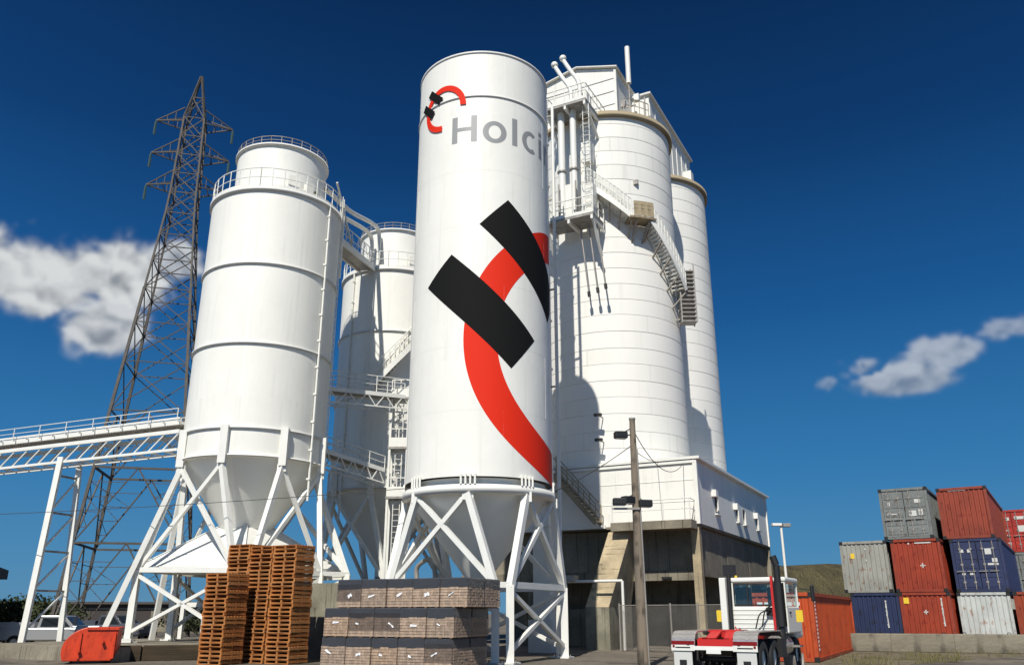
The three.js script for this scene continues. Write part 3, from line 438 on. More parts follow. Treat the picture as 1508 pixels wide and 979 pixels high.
// ---------------------------------------------------------------- lattice pylon
{
  const t = thing('transmission_pylon', 'tall dark steel lattice pylon with three pairs of cross arms', 'pylon', [-27.1, 0, -61.3], R(14));
  const hw = h => h < 33 ? 3.9 - (3.9 - 1.02) * h / 33 : h < 41.5 ? 1.02 - .22 * (h - 33) / 8.5 : Math.max(.05, .8 * (46 - h) / 4.5);
  const S = [[-1, -1], [1, -1], [1, 1], [-1, 1]], c = (i, h) => [S[i % 4][0] * hw(h), h, S[i % 4][1] * hw(h)];
  const lv = [0, 6.2, 11.4, 15.6, 19.4, 22.6, 25.5, 28.0, 30.3, 32.3, 34.2, 36.0, 37.8, 39.6, 41.4, 43.6, 46];
  for (let i = 0; i < 4; i++) part('leg', lv.slice(1).map((h, k) => beam(c(i, lv[k]), c(i, h), k < 6 ? .2 : .14)), M.pylon, t);
  for (let k = 1; k < lv.length; k++) {
    const g = [], a = lv[k - 1], b = lv[k], w = k < 4 ? .09 : .07;
    for (let i = 0; i < 4; i++) {
      g.push(beam(c(i, b), c(i + 1, b), w * (k < 3 ? 1.6 : 1)));
      if (k < 4) { // big lower bays: K bracing with secondary members that follow each leg
        const m = mix3(c(i, b), c(i + 1, b), .5); g.push(beam(c(i, a), m, w), beam(c(i + 1, a), m, w));
        const n = 5; for (const [s, e] of [[c(i, a), c(i, b)], [c(i + 1, a), c(i + 1, b)]]) for (let q = 1; q < n; q++) { const p0 = mix3(s, e, q / n), p1 = mix3(s, m, q / n), p2 = mix3(s, m, (q + .8) / n); g.push(beam(p0, p1, .045)); if (q < n - 1) g.push(beam(mix3(s, e, (q + 1) / n), p1, .04)); }
      } else g.push(beam(c(i, a), c(i + 1, b), w), beam(c(i + 1, a), c(i, b), w));
    }
    part('bracing', g, M.pylon, t);
  }
  for (const h of [41.0, 37.9, 34.9]) for (const s of [-1, 1]) {
    const tip = [s * 3.1, h + .15, 0], g = [], w = hw(h);
    for (const z of [-1, 1]) { g.push(beam([s * w, h, z * w], tip, .09), beam([s * w, h + 1.25, z * w], tip, .08)); for (const f of [.3, .6]) g.push(beam(mix3([s * w, h, z * w], tip, f), mix3([s * w, h + 1.25, z * w], tip, f), .05)); }
    g.push(beam(mix3([s * w, h, w], tip, .35), mix3([s * w, h, -w], tip, .35), .05));
    const arm = part('cross_arm', g, M.pylon, t);
    const ins = [tube(tip, [tip[0], tip[1] - .15, 0], .03)]; for (let q = 0; q < 7; q++) ins.push(cyl(.13, tip[1] - .32 - q * .17, tip[1] - .22 - q * .17, 10, false, tip[0], 0, .07)); part('insulator', ins, M.insul, arm);
  }
}
// ---------------------------------------------------------------- conveyor bridge and trestle
{
  const t = thing('conveyor_bridge', 'white inclined conveyor bridge with truss and railings running into the silo', 'conveyor');
  const A = [-15.6, 9.75, -39.2], B = [-33, 9.15, -44.9], n = 22, d = V(B[0] - A[0], 0, B[2] - A[2]).normalize(), sd = [-d.z, 0, d.x].map(v => v * .55), P = (u, s, k) => { const p = mix3(A, B, u); return [p[0] + sd[0] * s, p[1] + k, p[2] + sd[2] * s]; };
  for (const s of [-1, 1]) {
    part('top_chord', [beam(P(0, s, .62), P(1, s, .62), .14, .36)], M.steelWhite, t); part('mid_chord', [beam(P(0, s, .12), P(1, s, .12), .12, .18)], M.steelWhite, t); part('bottom_chord', [beam(P(0, s, -.75), P(1, s, -.75), .1, .12)], M.steelWhite, t);
    part('railing', railing([P(0, s * 1.5, .62), P(1, s * 1.5, .62)], true, .55, .022, 1.7), M.steelWhite, t);
    for (let i = 0; i < n; i++) part('diagonal', [beam(P(i / n, s, .05), P((i + 1) / n, s, -.7), .05)], M.steelWhite, t);
  }
  part('belt_cover', [beam(P(0, 0, .45), P(1, 0, .45), 1.0, .1)], M.galv, t);
  for (let i = 0; i <= n; i++) { part('cross_member', [beam(P(i / n, -1, -.75), P(i / n, 1, -.75), .07)], M.steelWhite, t); part('walkway_bracket', [beam(P(i / n, -1.5, .58), P(i / n, 1.5, .58), .06)], M.steelWhite, t); }
  const tr = thing('conveyor_trestle', 'white two-legged steel trestle holding up the conveyor bridge', 'trestle');
  const l1 = [[-22.36, 0, -40.2], [-22.3, 9.0, -40.75]], l2 = [[-21.5, 0, -42.0], [-22.0, 9.0, -42.0]];
  part('leg', [beam(...l1, .26, .2)], M.steelWhite, tr); part('leg', [beam(...l2, .24, .18)], M.steelWhite, tr);
  for (const [a, b] of [[.1, .3], [.3, .5], [.5, .7], [.7, .9]]) { part('tie', [beam(mix3(...l1, b), mix3(...l2, b), .09)], M.galv, tr); part('diagonal', [beam(mix3(...l1, a), mix3(...l2, b), .08)], M.steelWhite, tr); }
  part('foot', [boxG(.6, .25, .6, -22.36, .125, -40.2)], M.conc, tr); part('foot', [boxG(.6, .25, .6, -21.5, .125, -42.0)], M.conc, tr);
}
// ---------------------------------------------------------------- tubes and bridges between the steel silos
{
  for (const [o, k] of [[0, 0], [-.55, -.45]]) { const t = thing('transfer_tube', 'white transfer tube sloping from the conveyor-fed silo to the half hidden silo', 'tube', [0, 0, 0], 0, 'twin transfer tubes'); part('run', [pipe([[-9.7 + o, 22.6 + k * .6, -38.4], [-9.2 + o * .9, 23.2 + k * .6, -42], [-8.45 + o * .8, 24.6 + k, -47.35], [-8.4 + o * .8, 24.3 + k, -47.62], [-8.4 + o * .8, 21.9, -47.68]], .13, 10)], M.steelWhite, t); part('support_post', [tube([-9.35 + o * .9, 21.8, -41.2], [-9.3 + o * .9, 23.0 + k * .6, -41.2], .05)], M.steelWhite, t); }
  const t = thing('link_bridge', 'narrow white steel footbridge joining the decks of the two drum silos', 'footbridge'); const A = [-10.4, 21.55, -41.8], B = [-8.9, 21.65, -46.8], sd = [.48, 0, .14];
  const O = (p, s) => [p[0] + sd[0] * s, p[1], p[2] + sd[2] * s];
  part('deck', [beam(A, B, 1.0, .12)], M.galv, t); for (const s of [-1, 1]) { part('girder', [beam(O(A, s), O(B, s), .1, .35)], M.steelWhite, t); part('railing', railing([O(A, s), O(B, s)], true, 1.1, .03, .8), M.steelWhite, t); part('lattice', Array.from({ length: 12 }, (_, i) => tube(add3(mix3(O(A, s), O(B, s), i / 12), [0, i % 2 ? 1.05 : .1, 0]), add3(mix3(O(A, s), O(B, s), (i + 1) / 12), [0, i % 2 ? .1 : 1.05, 0]), .016, 4)), M.steelWhite, t, 'stuff'); }
  part('hanger', [beam([-9.7, 24.3, -40.8], [-9.3, 21.7, -44.4], .1)], M.steelWhite, t); part('hanger', [beam([-9.55, 19.2, -42.3], [-9.55, 23.6, -42.3], .14)], M.steelWhite, t);
  // stairs winding round the half hidden silo
  const hs = thing('spiral_stairs', 'winding white steel stairs on the wall of the half hidden drum silo', 'stairs', [-7.59, 0, -50.1], 0, 'stairs winding round the concrete silo'); hs.userData.group = undefined; delete hs.userData.group; const RS = 3.4, P = (u, r, k = 0) => pol(-6 + 50 * u, r, 14.0 + 4.3 * u + k);
  for (const r of [RS + .05, RS + .85]) { part('stringer', Array.from({ length: 12 }, (_, i) => beam(P(i / 12, r), P((i + 1) / 12, r), .06, .3)), M.steelWhite, hs); part('handrail', railing(Array.from({ length: 13 }, (_, i) => P(i / 12, r, .1)), true, 1.05, .03, .4), M.steelWhite, hs); }
  part('treads', Array.from({ length: 20 }, (_, i) => boxG(.28, .05, .8).rotateY(R(-6 + 50 * (i + .5) / 20)).translate(...P((i + .5) / 20, RS + .45))), M.galv, hs, 'stuff');
  // catwalks and the ladder tower
  const cat = (A, B, label, h = 1.0) => { const q = thing('catwalk', label, 'catwalk', [0, 0, 0], 0, 'catwalks between the silos'); const dd = V(B[0] - A[0], 0, B[2] - A[2]).normalize(), so = [-dd.z * .45, 0, dd.x * .45], W = (p, s) => [p[0] + so[0] * s, p[1], p[2] + so[2] * s]; part('deck', [beam(A, B, .9, .08)], M.galv, q); for (const s of [-1, 1]) { part('girder', [beam(W(A, s), W(B, s), .09, .22)], M.steelWhite, q); part('railing', railing([W(A, s), W(B, s)], true, h, .03, 1.0), M.steelWhite, q); part('lower_chord', [beam(add3(W(A, s), [0, -.7, 0]), add3(W(B, s), [0, -.7, 0]), .07)], M.steelWhite, q); part('truss_web', Array.from({ length: 10 }, (_, i) => beam(add3(mix3(W(A, s), W(B, s), i / 10), [0, i % 2 ? 0 : -.7, 0]), add3(mix3(W(A, s), W(B, s), (i + 1) / 10), [0, i % 2 ? -.7 : 0, 0]), .05)), M.steelWhite, q); } return q; };
  cat([-10.4, 12.95, -42.6], [-5.9, 13.2, -45.7], 'upper steel catwalk crossing the shaded wall of the half hidden silo');
  cat([-10.2, 9.7, -42.6], [-7.3, 9.1, -45.6], 'lower sloping steel catwalk across the shaded wall of the half hidden silo', .75);
  const lt = thing('ladder_tower', 'white steel ladder tower with open platforms beside the emblem silo', 'ladder tower'); const c = [-6.25, -45.6], hx = .48;
  for (const [a, b] of [[-1, -1], [1, -1], [1, 1], [-1, 1]]) part('post', [beam([c[0] + a * hx, .02, c[1] + b * hx], [c[0] + a * hx, 13.6, c[1] + b * hx], .12)], M.steelWhite, lt);
  for (const h of [7.6, 10.3, 13.1]) { part('deck', [boxG(1.15, .12, 1.15, c[0], h, c[1])], M.galv, lt); part('railing', railing([[c[0] - hx, h, c[1] + hx], [c[0] + hx, h, c[1] + hx], [c[0] + hx, h, c[1] - hx]], true, 1.05, .035, .5), M.steelWhite, lt); part('kick_sheet', [boxG(1.0, .5, .03, c[0], h + .3, c[1] + hx + .05)], M.steelWhite, lt); }
  const lad = []; for (const x of [-.18, .18]) lad.push(tube([c[0] + x, .1, c[1] + .3], [c[0] + x, 13.4, c[1] + .3], .03, 5)); for (let h = .4; h < 13.3; h += .3) lad.push(tube([c[0] - .18, h, c[1] + .3], [c[0] + .18, h, c[1] + .3], .016, 4)); part('ladder', lad, M.steelWhite, lt);
  part('tie', [beam([c[0], 9, c[1]], [-7.0, 9, -47.0], .1), beam([c[0], 12, c[1]], [-7.0, 12, -47.0], .1)], M.steelWhite, lt);
  // pump skid under the emblem silo
  const pk = thing('blower_unit', 'grey blower and pipework standing under the hopper of the emblem silo', 'machine', [-3.6, 0, -37.2], R(-PH));
  part('skid', [boxG(3.4, 1.2, 1.6, 0, .6, 0)], M.concTan, pk); part('tank', [cyl(.42, 1.2, 3.0, 20, false, -.6, 0)], M.galv, pk); part('tank', [cyl(.3, 1.2, 2.6, 18, false, .5, .2)], M.galv, pk); part('motor', [tube([1.0, 1.5, 0], [1.7, 1.5, 0], .28, 14)], M.blackMetal, pk); part('pipe', [pipe([[-.6, 3.0, 0], [-.6, 3.6, 0], [.2, 3.9, .1], [.5, 2.9, .2]], .1, 8)], M.galv, pk); part('cabinet', [boxG(.7, 1.6, .5, -1.5, 2.0, .2)], M.steelWhite, pk); part('cap', [cyl(.46, 2.98, 3.06, 20, false, -.6, 0)], M.chrome, pk);
}
// ---------------------------------------------------------------- skip bin
{
  const t = thing('skip_bin', 'orange-red steel skip bin standing by the concrete kerb', 'skip', [-15.3, 0, -32.2], R(18)); t.scale.set(.7, .98, .85);
  const prof = new THREE.Shape(); prof.moveTo(-1.15, .12); prof.lineTo(1.05, .12); prof.lineTo(1.25, .5); prof.lineTo(1.25, 1.2); prof.lineTo(-.15, 1.22); prof.quadraticCurveTo(-.8, 1.15, -1.15, .75); prof.quadraticCurveTo(-1.35, .45, -1.15, .12);
  part('body', [new THREE.ExtrudeGeometry(prof, { depth: 1.5, bevelEnabled: true, bevelSize: .03, bevelThickness: .03, bevelSegments: 2 }).translate(0, 0, -.75)], M.skip, t);
  part('top_rim', [boxG(1.5, .09, .08, .55, 1.2, .8), boxG(1.5, .09, .08, .55, 1.2, -.8)], M.skip, t); for (const x of [-.45, 1.15]) part('rib', [boxG(.09, .9, .07, x, .62, .81)], M.skip, t); part('lifting_lug', [tube([-.45, .45, .8], [-.45, .45, .96], .07, 10)], M.skip, t); part('lifting_lug', [tube([.6, .75, .8], [.6, .75, .98], .07, 10)], M.skip, t); part('skid_foot', [boxG(1.4, .12, .15, 0, .06, .55), boxG(1.4, .12, .15, 0, .06, -.55)], M.blackMetal, t);
}
// ---------------------------------------------------------------- pallets
{
  const woods = [[.66, .285, .08], [.72, .335, .105], [.60, .245, .065], [.70, .35, .135]].map(c => mat(c, { map: rep(tWood, 1, 1), roughness: .85 }));
  const W = 1.1, D = 1.0, top = [], bot = []; for (let i = 0; i < 7; i++) top.push(boxG(W, .028, .1, 0, .129, -D / 2 + .05 + i * (D - .1) / 6)); for (let i = 0; i < 3; i++) bot.push(boxG(W, .028, .1, 0, .014, -D / 2 + .05 + i * (D - .1) / 2));
  const gT = mergeGeometries(top), gB = mergeGeometries(bot), gS = boxG(.075, .087, D, 0, .0715, 0);
  const proto = woods.map(m => { const g = new THREE.Group(); part('top_deck', gT, m, g); part('bottom_deck', gB, m, g); for (const x of [-W / 2 + .03, 0, W / 2 - .03]) part('stringer', gS, m, g).position.x = x; return g; });
  const rr = mulberry(21), stack = (x, z, n, label, group, yaw) => { for (let i = 0; i < n; i++) { const o = proto[Math.floor(rr() * 4)].clone(); o.name = numbered('wooden_pallet'); o.position.set(x + (rr() - .5) * .05, .004 + i * .1455, z + (rr() - .5) * .05); o.rotation.y = R(-yaw + (rr() - .5) * 2.2); tag(o, i === n - 1 ? 'topmost wooden pallet of ' + label : 'wooden pallet within ' + label, 'pallet', group); scene.add(o); } };
  const ctr = (x, z) => { const c = Math.cos(R(PH)), s = Math.sin(R(PH)); return [x + .55 * c + .5 * s, z + .55 * s - .5 * c]; };
  stack(...ctr(-11.02, -31.1), 21, 'the shortest pallet stack', 'pallets in the shortest stack', PH);
  stack(...ctr(-9.86, -32.15), 28, 'the tall stack in the middle of the pallet pile', 'pallets in the middle tall stack', PH);
  stack(...ctr(-8.82, -31.6), 28, 'the tall stack next to the concrete plinth', 'pallets in the tall stack by the plinth', PH);
  stack(...ctr(-11.05, -33.3), 29, 'the tall stack standing behind the shortest stack', 'pallets in the rear tall stack', PH);
}
// ---------------------------------------------------------------- brick packs
{
  const bm = [[.78, .58, .46], [.80, .62, .52], [.70, .55, .47], [.66, .60, .57]].map(c => new THREE.MeshPhysicalMaterial({ color: lin(...c), map: rep(tConc, 2), roughness: .8, clearcoat: .5, clearcoatRoughness: .3, bumpMap: rep(tGround2, 1.1), bumpScale: .02 }));
  const PW = 1.0, PD = 1.18, HB = .62, NC = 7;
  const makeBricks = seed => { const r = mulberry(seed), g = [boxG(PW - .1, HB - .01, PD - .1, 0, .03 + HB / 2, 0)]; for (let k = 0; k < NC; k++) { const y = .03 + (k + .5) * HB / NC, hh = HB / NC - .013; for (const s of [-1, 1]) { for (let i = 0; i < 3; i++) g.push(boxG(PW / 3 - .008, hh, .1, -PW / 2 + (i + .5) * PW / 3, y, s * (PD / 2 - .05 + (r() - .5) * .012))); for (let i = 0; i < 9; i++) g.push(boxG(.1, hh, (PD - .22) / 9 - .01, s * (PW / 2 - .05 + (r() - .5) * .012), y, -PD / 2 + .11 + (i + .5) * (PD - .22) / 9)); } } return mergeGeometries(g.map(q => q.toNonIndexed())); };
  const gb = [makeBricks(3), makeBricks(4), makeBricks(5)];
  const capG = s => { const g = new RoundedBoxGeometry(PW + .006, .27, PD + .006, 5, .045), p = g.attributes.position; for (let i = 0; i < p.count; i++) { const x = p.getX(i), z = p.getZ(i); p.setY(i, p.getY(i) + (p.getY(i) < 0 ? -.12 * fbm(x * 4 + s * 7, z * 4, 5, 3) : .02 * fbm(x * 6 + s, z * 6, 6, 3))); } g.computeVertexNormals(); return g.translate(0, .79, 0); };
  const gc = [capG(1), capG(2), capG(3)];
  const film = new THREE.MeshPhysicalMaterial({ color: lin(.9, .9, .9), transmission: 1, thickness: 0, roughness: .22, ior: 1.25, bumpMap: rep(tGround2, 1.5), bumpScale: .02 });
  const lab = s => { const g = new THREE.PlaneGeometry(.2, .075, 8, 4), p = g.attributes.position; for (let i = 0; i < p.count; i++) p.setXYZ(i, p.getX(i), p.getY(i) * (.25 + 1.3 * fbm(p.getX(i) * 14 + s, 1, 3, 3)) + .05 * (fbm(p.getX(i) * 6 + s, 2, 3, 2) - .5), .03 * fbm(p.getX(i) * 12 + s * 3, p.getY(i) * 20, 9, 3)); g.computeVertexNormals(); return g; };
  const gl = [lab(1), lab(5), lab(9)], rr = mulberry(77), runner = mergeGeometries([-.4, 0, .4].map(x => boxG(.09, .03, PD, x, .015, 0)));
  const c = Math.cos(R(26)), s = Math.sin(R(26)), O = [-1.85, -27.85];
  const tiers = ['on the ground', 'on the second tier', 'on the top tier'];
  for (let k = 0; k < 3; k++) for (let d = 0; d < 2; d++) for (let i = 0; i < 5; i++) {
    const u = -(.52 + i * 1.03) + (k === 2 ? .42 : k === 1 ? .02 : -.04), w = .6 + d * 1.22 + (k === 2 ? .1 : 0);
    const t = thing('brick_pack', `pale brick pack with dark cap, ${d ? 'rear' : 'front'} row ${tiers[k]} of the stack`, 'brick pack', [O[0] + u * c + w * s + (rr() - .5) * .03, .004 + k * .93, O[1] + u * s - w * c + (rr() - .5) * .03], R(-26 + (rr() - .5) * 2), 'brick packs ' + (d ? 'rear' : 'front') + ' row tier ' + (k + 1));
    part('bricks', gb[(i + k + d) % 3], bm[Math.floor(rr() * 4)], t, 'stuff'); part('plastic_cap', gc[(i * 2 + k) % 3], M.cap, t); part('pallet_runners', runner, M.timber, t);
    if (!d) { const l = part('torn_wrap', gl[(i + k) % 3], M.label, t); l.position.set((rr() - .5) * .35, .42 + (rr() - .5) * .1, PD / 2 + .008); l.rotation.z = (rr() - .5) * 1.2; l.scale.set(.6 + rr() * .8, .5 + rr() * .9, 1); if (rr() < .3) { const f = part('film_wrap', new THREE.BoxGeometry(PW + .02, .55, .004).translate(0, .5, PD / 2 + .012), film, t); } }
  }
}
// ---------------------------------------------------------------- truck tractor, seen from behind (local: rear end at z = 0, front towards -z)
{
  const t = thing('truck_tractor', 'white day cab truck tractor with red chassis and black exhaust stack', 'truck', [5.55, 0, -24.15], R(-30));
  for (const x of [-.42, .42]) part('chassis_rail', [boxG(.09, .28, 5.6, x, .92, -2.85)], M.truckRed, t);
  part('rear_crossmember', [boxG(1.0, .24, .1, 0, .9, -.06)], M.truckRed, t);
  const wheel = (x, z, w, r) => { const q = new THREE.Group(); q.name = 'wheel'; q.position.set(x, r, z); t.add(q); part('tyre', [lathe([[r * .56, -w / 2], [r * .93, -w / 2], [r, -w / 2 + .05], [r, w / 2 - .05], [r * .93, w / 2], [r * .56, w / 2]], 36).rotateZ(Math.PI / 2)], M.rubber, q); part('rim', [lathe([[.02, -w * .2], [.14, -w * .2], [.16, -w * .1], [r * .5, -w * .12], [r * .57, -w * .42], [r * .57, w * .42], [r * .5, w * .12], [.02, w * .1]], 28).rotateZ(Math.PI / 2)], M.plate, q); };
  for (const z of [-.72, -2.0]) for (const s of [-1, 1]) { wheel(s * 1.0, z, .27, .5); wheel(s * .7, z, .27, .5); }
  for (const s of [-1, 1]) wheel(s * 1.02, -4.75, .29, .5);
  for (const z of [-.72, -2.0]) part('axle', [tube([-.9, .5, z], [.9, .5, z], .09, 10)], M.blackMetal, t);
  // bright mudguards over the tandem, flaps, lamps
  for (const s of [-1, 1]) {
    const pr = [[.12, .88], [.09, 1.02], [.02, 1.13], [-.1, 1.2], [-.26, 1.22], [-2.6, 1.22], [-2.78, 1.08]], g = []; for (let i = 1; i < pr.length; i++) g.push(beam([s * .86, pr[i - 1][1], pr[i - 1][0]], [s * .86, pr[i][1], pr[i][0]], .66, .03));
    part('mudguard', g, M.chrome, t);
    part('light_bar', [boxG(.64, .1, .05, s * .86, .93, .15)], M.lampRed, t, null, 'red tail light strip'); part('bumper_board', [boxG(.66, .15, .05, s * .86, .8, .15)], M.truckWhite, t); part('mud_flap', [boxG(.52, .52, .02, s * .88, .46, .13)], M.stencil, t);
    part('stop_lamp', [tube([s * .7, .93, .17], [s * .7, .93, .2], .05, 12)], M.lampRed, t);
  }
  part('rear_bar', [boxG(1.06, .1, .06, 0, .8, .14)], M.plate, t); for (const s of [-1, 1]) { part('flap_badge', [boxG(.2, .14, .01, s * .88, .42, .145)], M.blackMetal, t); part('board_print', [boxG(.42, .03, .006, s * .86, .81, .178)], M.blackMetal, t); part('reflector', [tube([s * 1.12, .84, .17], [s * 1.12, .84, .185], .035, 10)], M.lampRed, t); } part('air_tank', [tube([-.38, .72, -.35], [.38, .72, -.35], .13, 14)], M.blackMetal, t); part('coil_hose', [pipe([[-.3, 1.3, -3.2], [-.1, 1.15, -2.7], [.1, 1.25, -2.3], [.05, 1.2, -1.8]], .022, 6)], M.truckRed, t); part('number_plate', [boxG(.4, .12, .02, 0, .72, .18)], M.plate, t);
  // fifth wheel
  part('fifth_wheel', [boxG(.92, .06, .8, 0, 1.22, -1.35), boxG(.8, .16, .1, 0, 1.14, -1.0), boxG(.8, .16, .1, 0, 1.14, -1.7)], M.truckRed, t); part('fifth_wheel_ramp', [beam([-.22, 1.2, -.95], [-.26, 1.02, -.5], .3, .05), beam([.22, 1.2, -.95], [.26, 1.02, -.5], .3, .05)], M.truckRed, t); part('deck_plate', [boxG(.9, .05, 1.1, 0, 1.08, -2.85)], M.blackMetal, t);
  // cab
  const firstCab = t.children.length;
  const CZ = -3.35, cw = 1.84;
  const cab = part('cab', [rbox(cw, .78, 1.75, .05, 0, 1.51, CZ - .875), rbox(.24, .82, .12, .03, -cw / 2 + .12, 2.26, CZ - .06), rbox(.3, .82, .12, .03, cw / 2 - .15, 2.26, CZ - .06), rbox(.1, .82, .1, .03, -cw / 2 + .05, 2.26, CZ - 1.66), rbox(.1, .82, .1, .03, cw / 2 - .05, 2.26, CZ - 1.66)], M.truckWhite, t);
  part('cab_roof', [rbox(cw + .06, .16, 1.82, .07, 0, 2.68, CZ - .875)], M.truckWhite, t);
  part('rear_window', [boxG(cw - .54, .62, .012, -.03, 2.25, CZ - .05)], M.glass, t); part('side_window', [boxG(.012, .62, 1.45, cw / 2 - .03, 2.25, CZ - .87)], M.glass, t); part('side_window', [boxG(.012, .62, 1.45, -cw / 2 + .03, 2.25, CZ - .87)], M.glass, t); part('windscreen', [boxG(cw - .2, .66, .012, 0, 2.26, CZ - 1.68)], M.glass, t);
  part('seat', [rbox(.5, .75, .18, .06, -.5, 2.1, CZ - .5)], M.blackMetal, t); part('seat', [rbox(.5, .75, .18, .06, .5, 2.1, CZ - .5)], M.blackMetal, t);
  for (let k = 0; k < 5; k++) part('panel_rib', [boxG(cw - .2, .02, .02, 0, 1.28 + k * .13, CZ + .005)], M.truckWhite, t);
  part('window_gasket', [boxG(cw - .5, .04, .03, -.03, 2.56, CZ - .03), boxG(cw - .5, .04, .03, -.03, 1.94, CZ - .03), boxG(.04, .58, .03, -.03 - (cw - .54) / 2, 2.25, CZ - .03), boxG(.04, .58, .03, -.03 + (cw - .54) / 2, 2.25, CZ - .03), boxG(.03, .58, .03, -.25, 2.25, CZ - .03)], M.rubber, t);
  for (const s of [-1, 1]) { part('door_handle', [rbox(.03, .05, .18, .012, s * (cw / 2 + .015), 1.72, CZ - .35)], M.blackMetal, t); part('roof_lamp', [rbox(.1, .07, .08, .02, s * .6, 2.79, CZ - .1)], M.yellow, t); part('step', [boxG(.25, .05, .5, s * (cw / 2 + .02), .75, CZ - .8)], M.galv, t); }
  part('bonnet', [rbox(1.5, .85, 1.1, .12, 0, 1.35, CZ - 2.25)], M.truckWhite, t);
  part('back_panel_box', [rbox(.2, 1.55, .32, .03, -cw / 2 - .03, 1.98, CZ + .1)], M.truckWhite, t);
  part('exhaust_stack', [tube([.78, .95, CZ + .28], [.78, 3.1, CZ + .28], .1, 14)], M.blackMetal, t); part('heat_shield', [new THREE.CylinderGeometry(.16, .16, 1.25, 14, 1, true, Math.PI * .6, Math.PI * 1.6).translate(.78, 1.95, CZ + .28)], M.blackMetal, t); part('stack_tip', [tube([.78, 3.1, CZ + .28], [.7, 3.36, CZ + .3], .11, 12)], M.blackMetal, t);
  part('air_intake', [boxG(.34, .34, .3, -.78, 2.98, CZ - .1), tube([-.78, 1.2, CZ + .12], [-.78, 2.85, CZ + .05], .07, 10)], M.blackMetal, t);
  part('grab_ladder', [boxG(.07, 1.75, .12, .58, 1.9, CZ + .22)], M.truckRed, t); part('air_hose', [pipe([[.15, 1.3, CZ + .12], [.35, 1.8, CZ + .3], [.55, 1.95, CZ + .1]], .02, 6), pipe([[-.05, 1.25, CZ + .12], [.2, 1.7, CZ + .35], [.5, 1.8, CZ + .1]], .02, 6)], M.blackMetal, t); part('hose_box', [boxG(.22, .24, .1, .42, 1.75, CZ + .06)], M.blackMetal, t);
  for (const s of [-1, 1]) { part('marker_board', [boxG(.2, .34, .03, s * 1.22, 1.62, CZ - .2)], M.yellow, t); const m = part('mirror', [rbox(.1, .5, .22, .04, s * 1.42, 2.3, CZ - 1.5)], M.blackMetal, t); part('arm', [tube([s * 1.0, 2.45, CZ - 1.5], [s * 1.4, 2.4, CZ - 1.5], .02, 6), tube([s * 1.0, 2.15, CZ - 1.5], [s * 1.4, 2.2, CZ - 1.5], .02, 6)], M.blackMetal, m); }
  for (const o of t.children.slice(firstCab)) o.position.x += .36;
  for (const s of [-1, 1]) part('fuel_tank', [tube([s * .92, .78, -2.95], [s * .92, .78, -4.05], .3, 20)], M.chrome, t); part('battery_box', [boxG(.5, .5, .6, 1.0, .75, -2.62)], M.blackMetal, t); part('front_guard', [new THREE.CylinderGeometry(.62, .62, .36, 20, 1, true, -Math.PI / 2, Math.PI).rotateZ(Math.PI / 2).rotateX(Math.PI / 2).translate(1.02, .5, -4.75)], M.chrome, t);
}
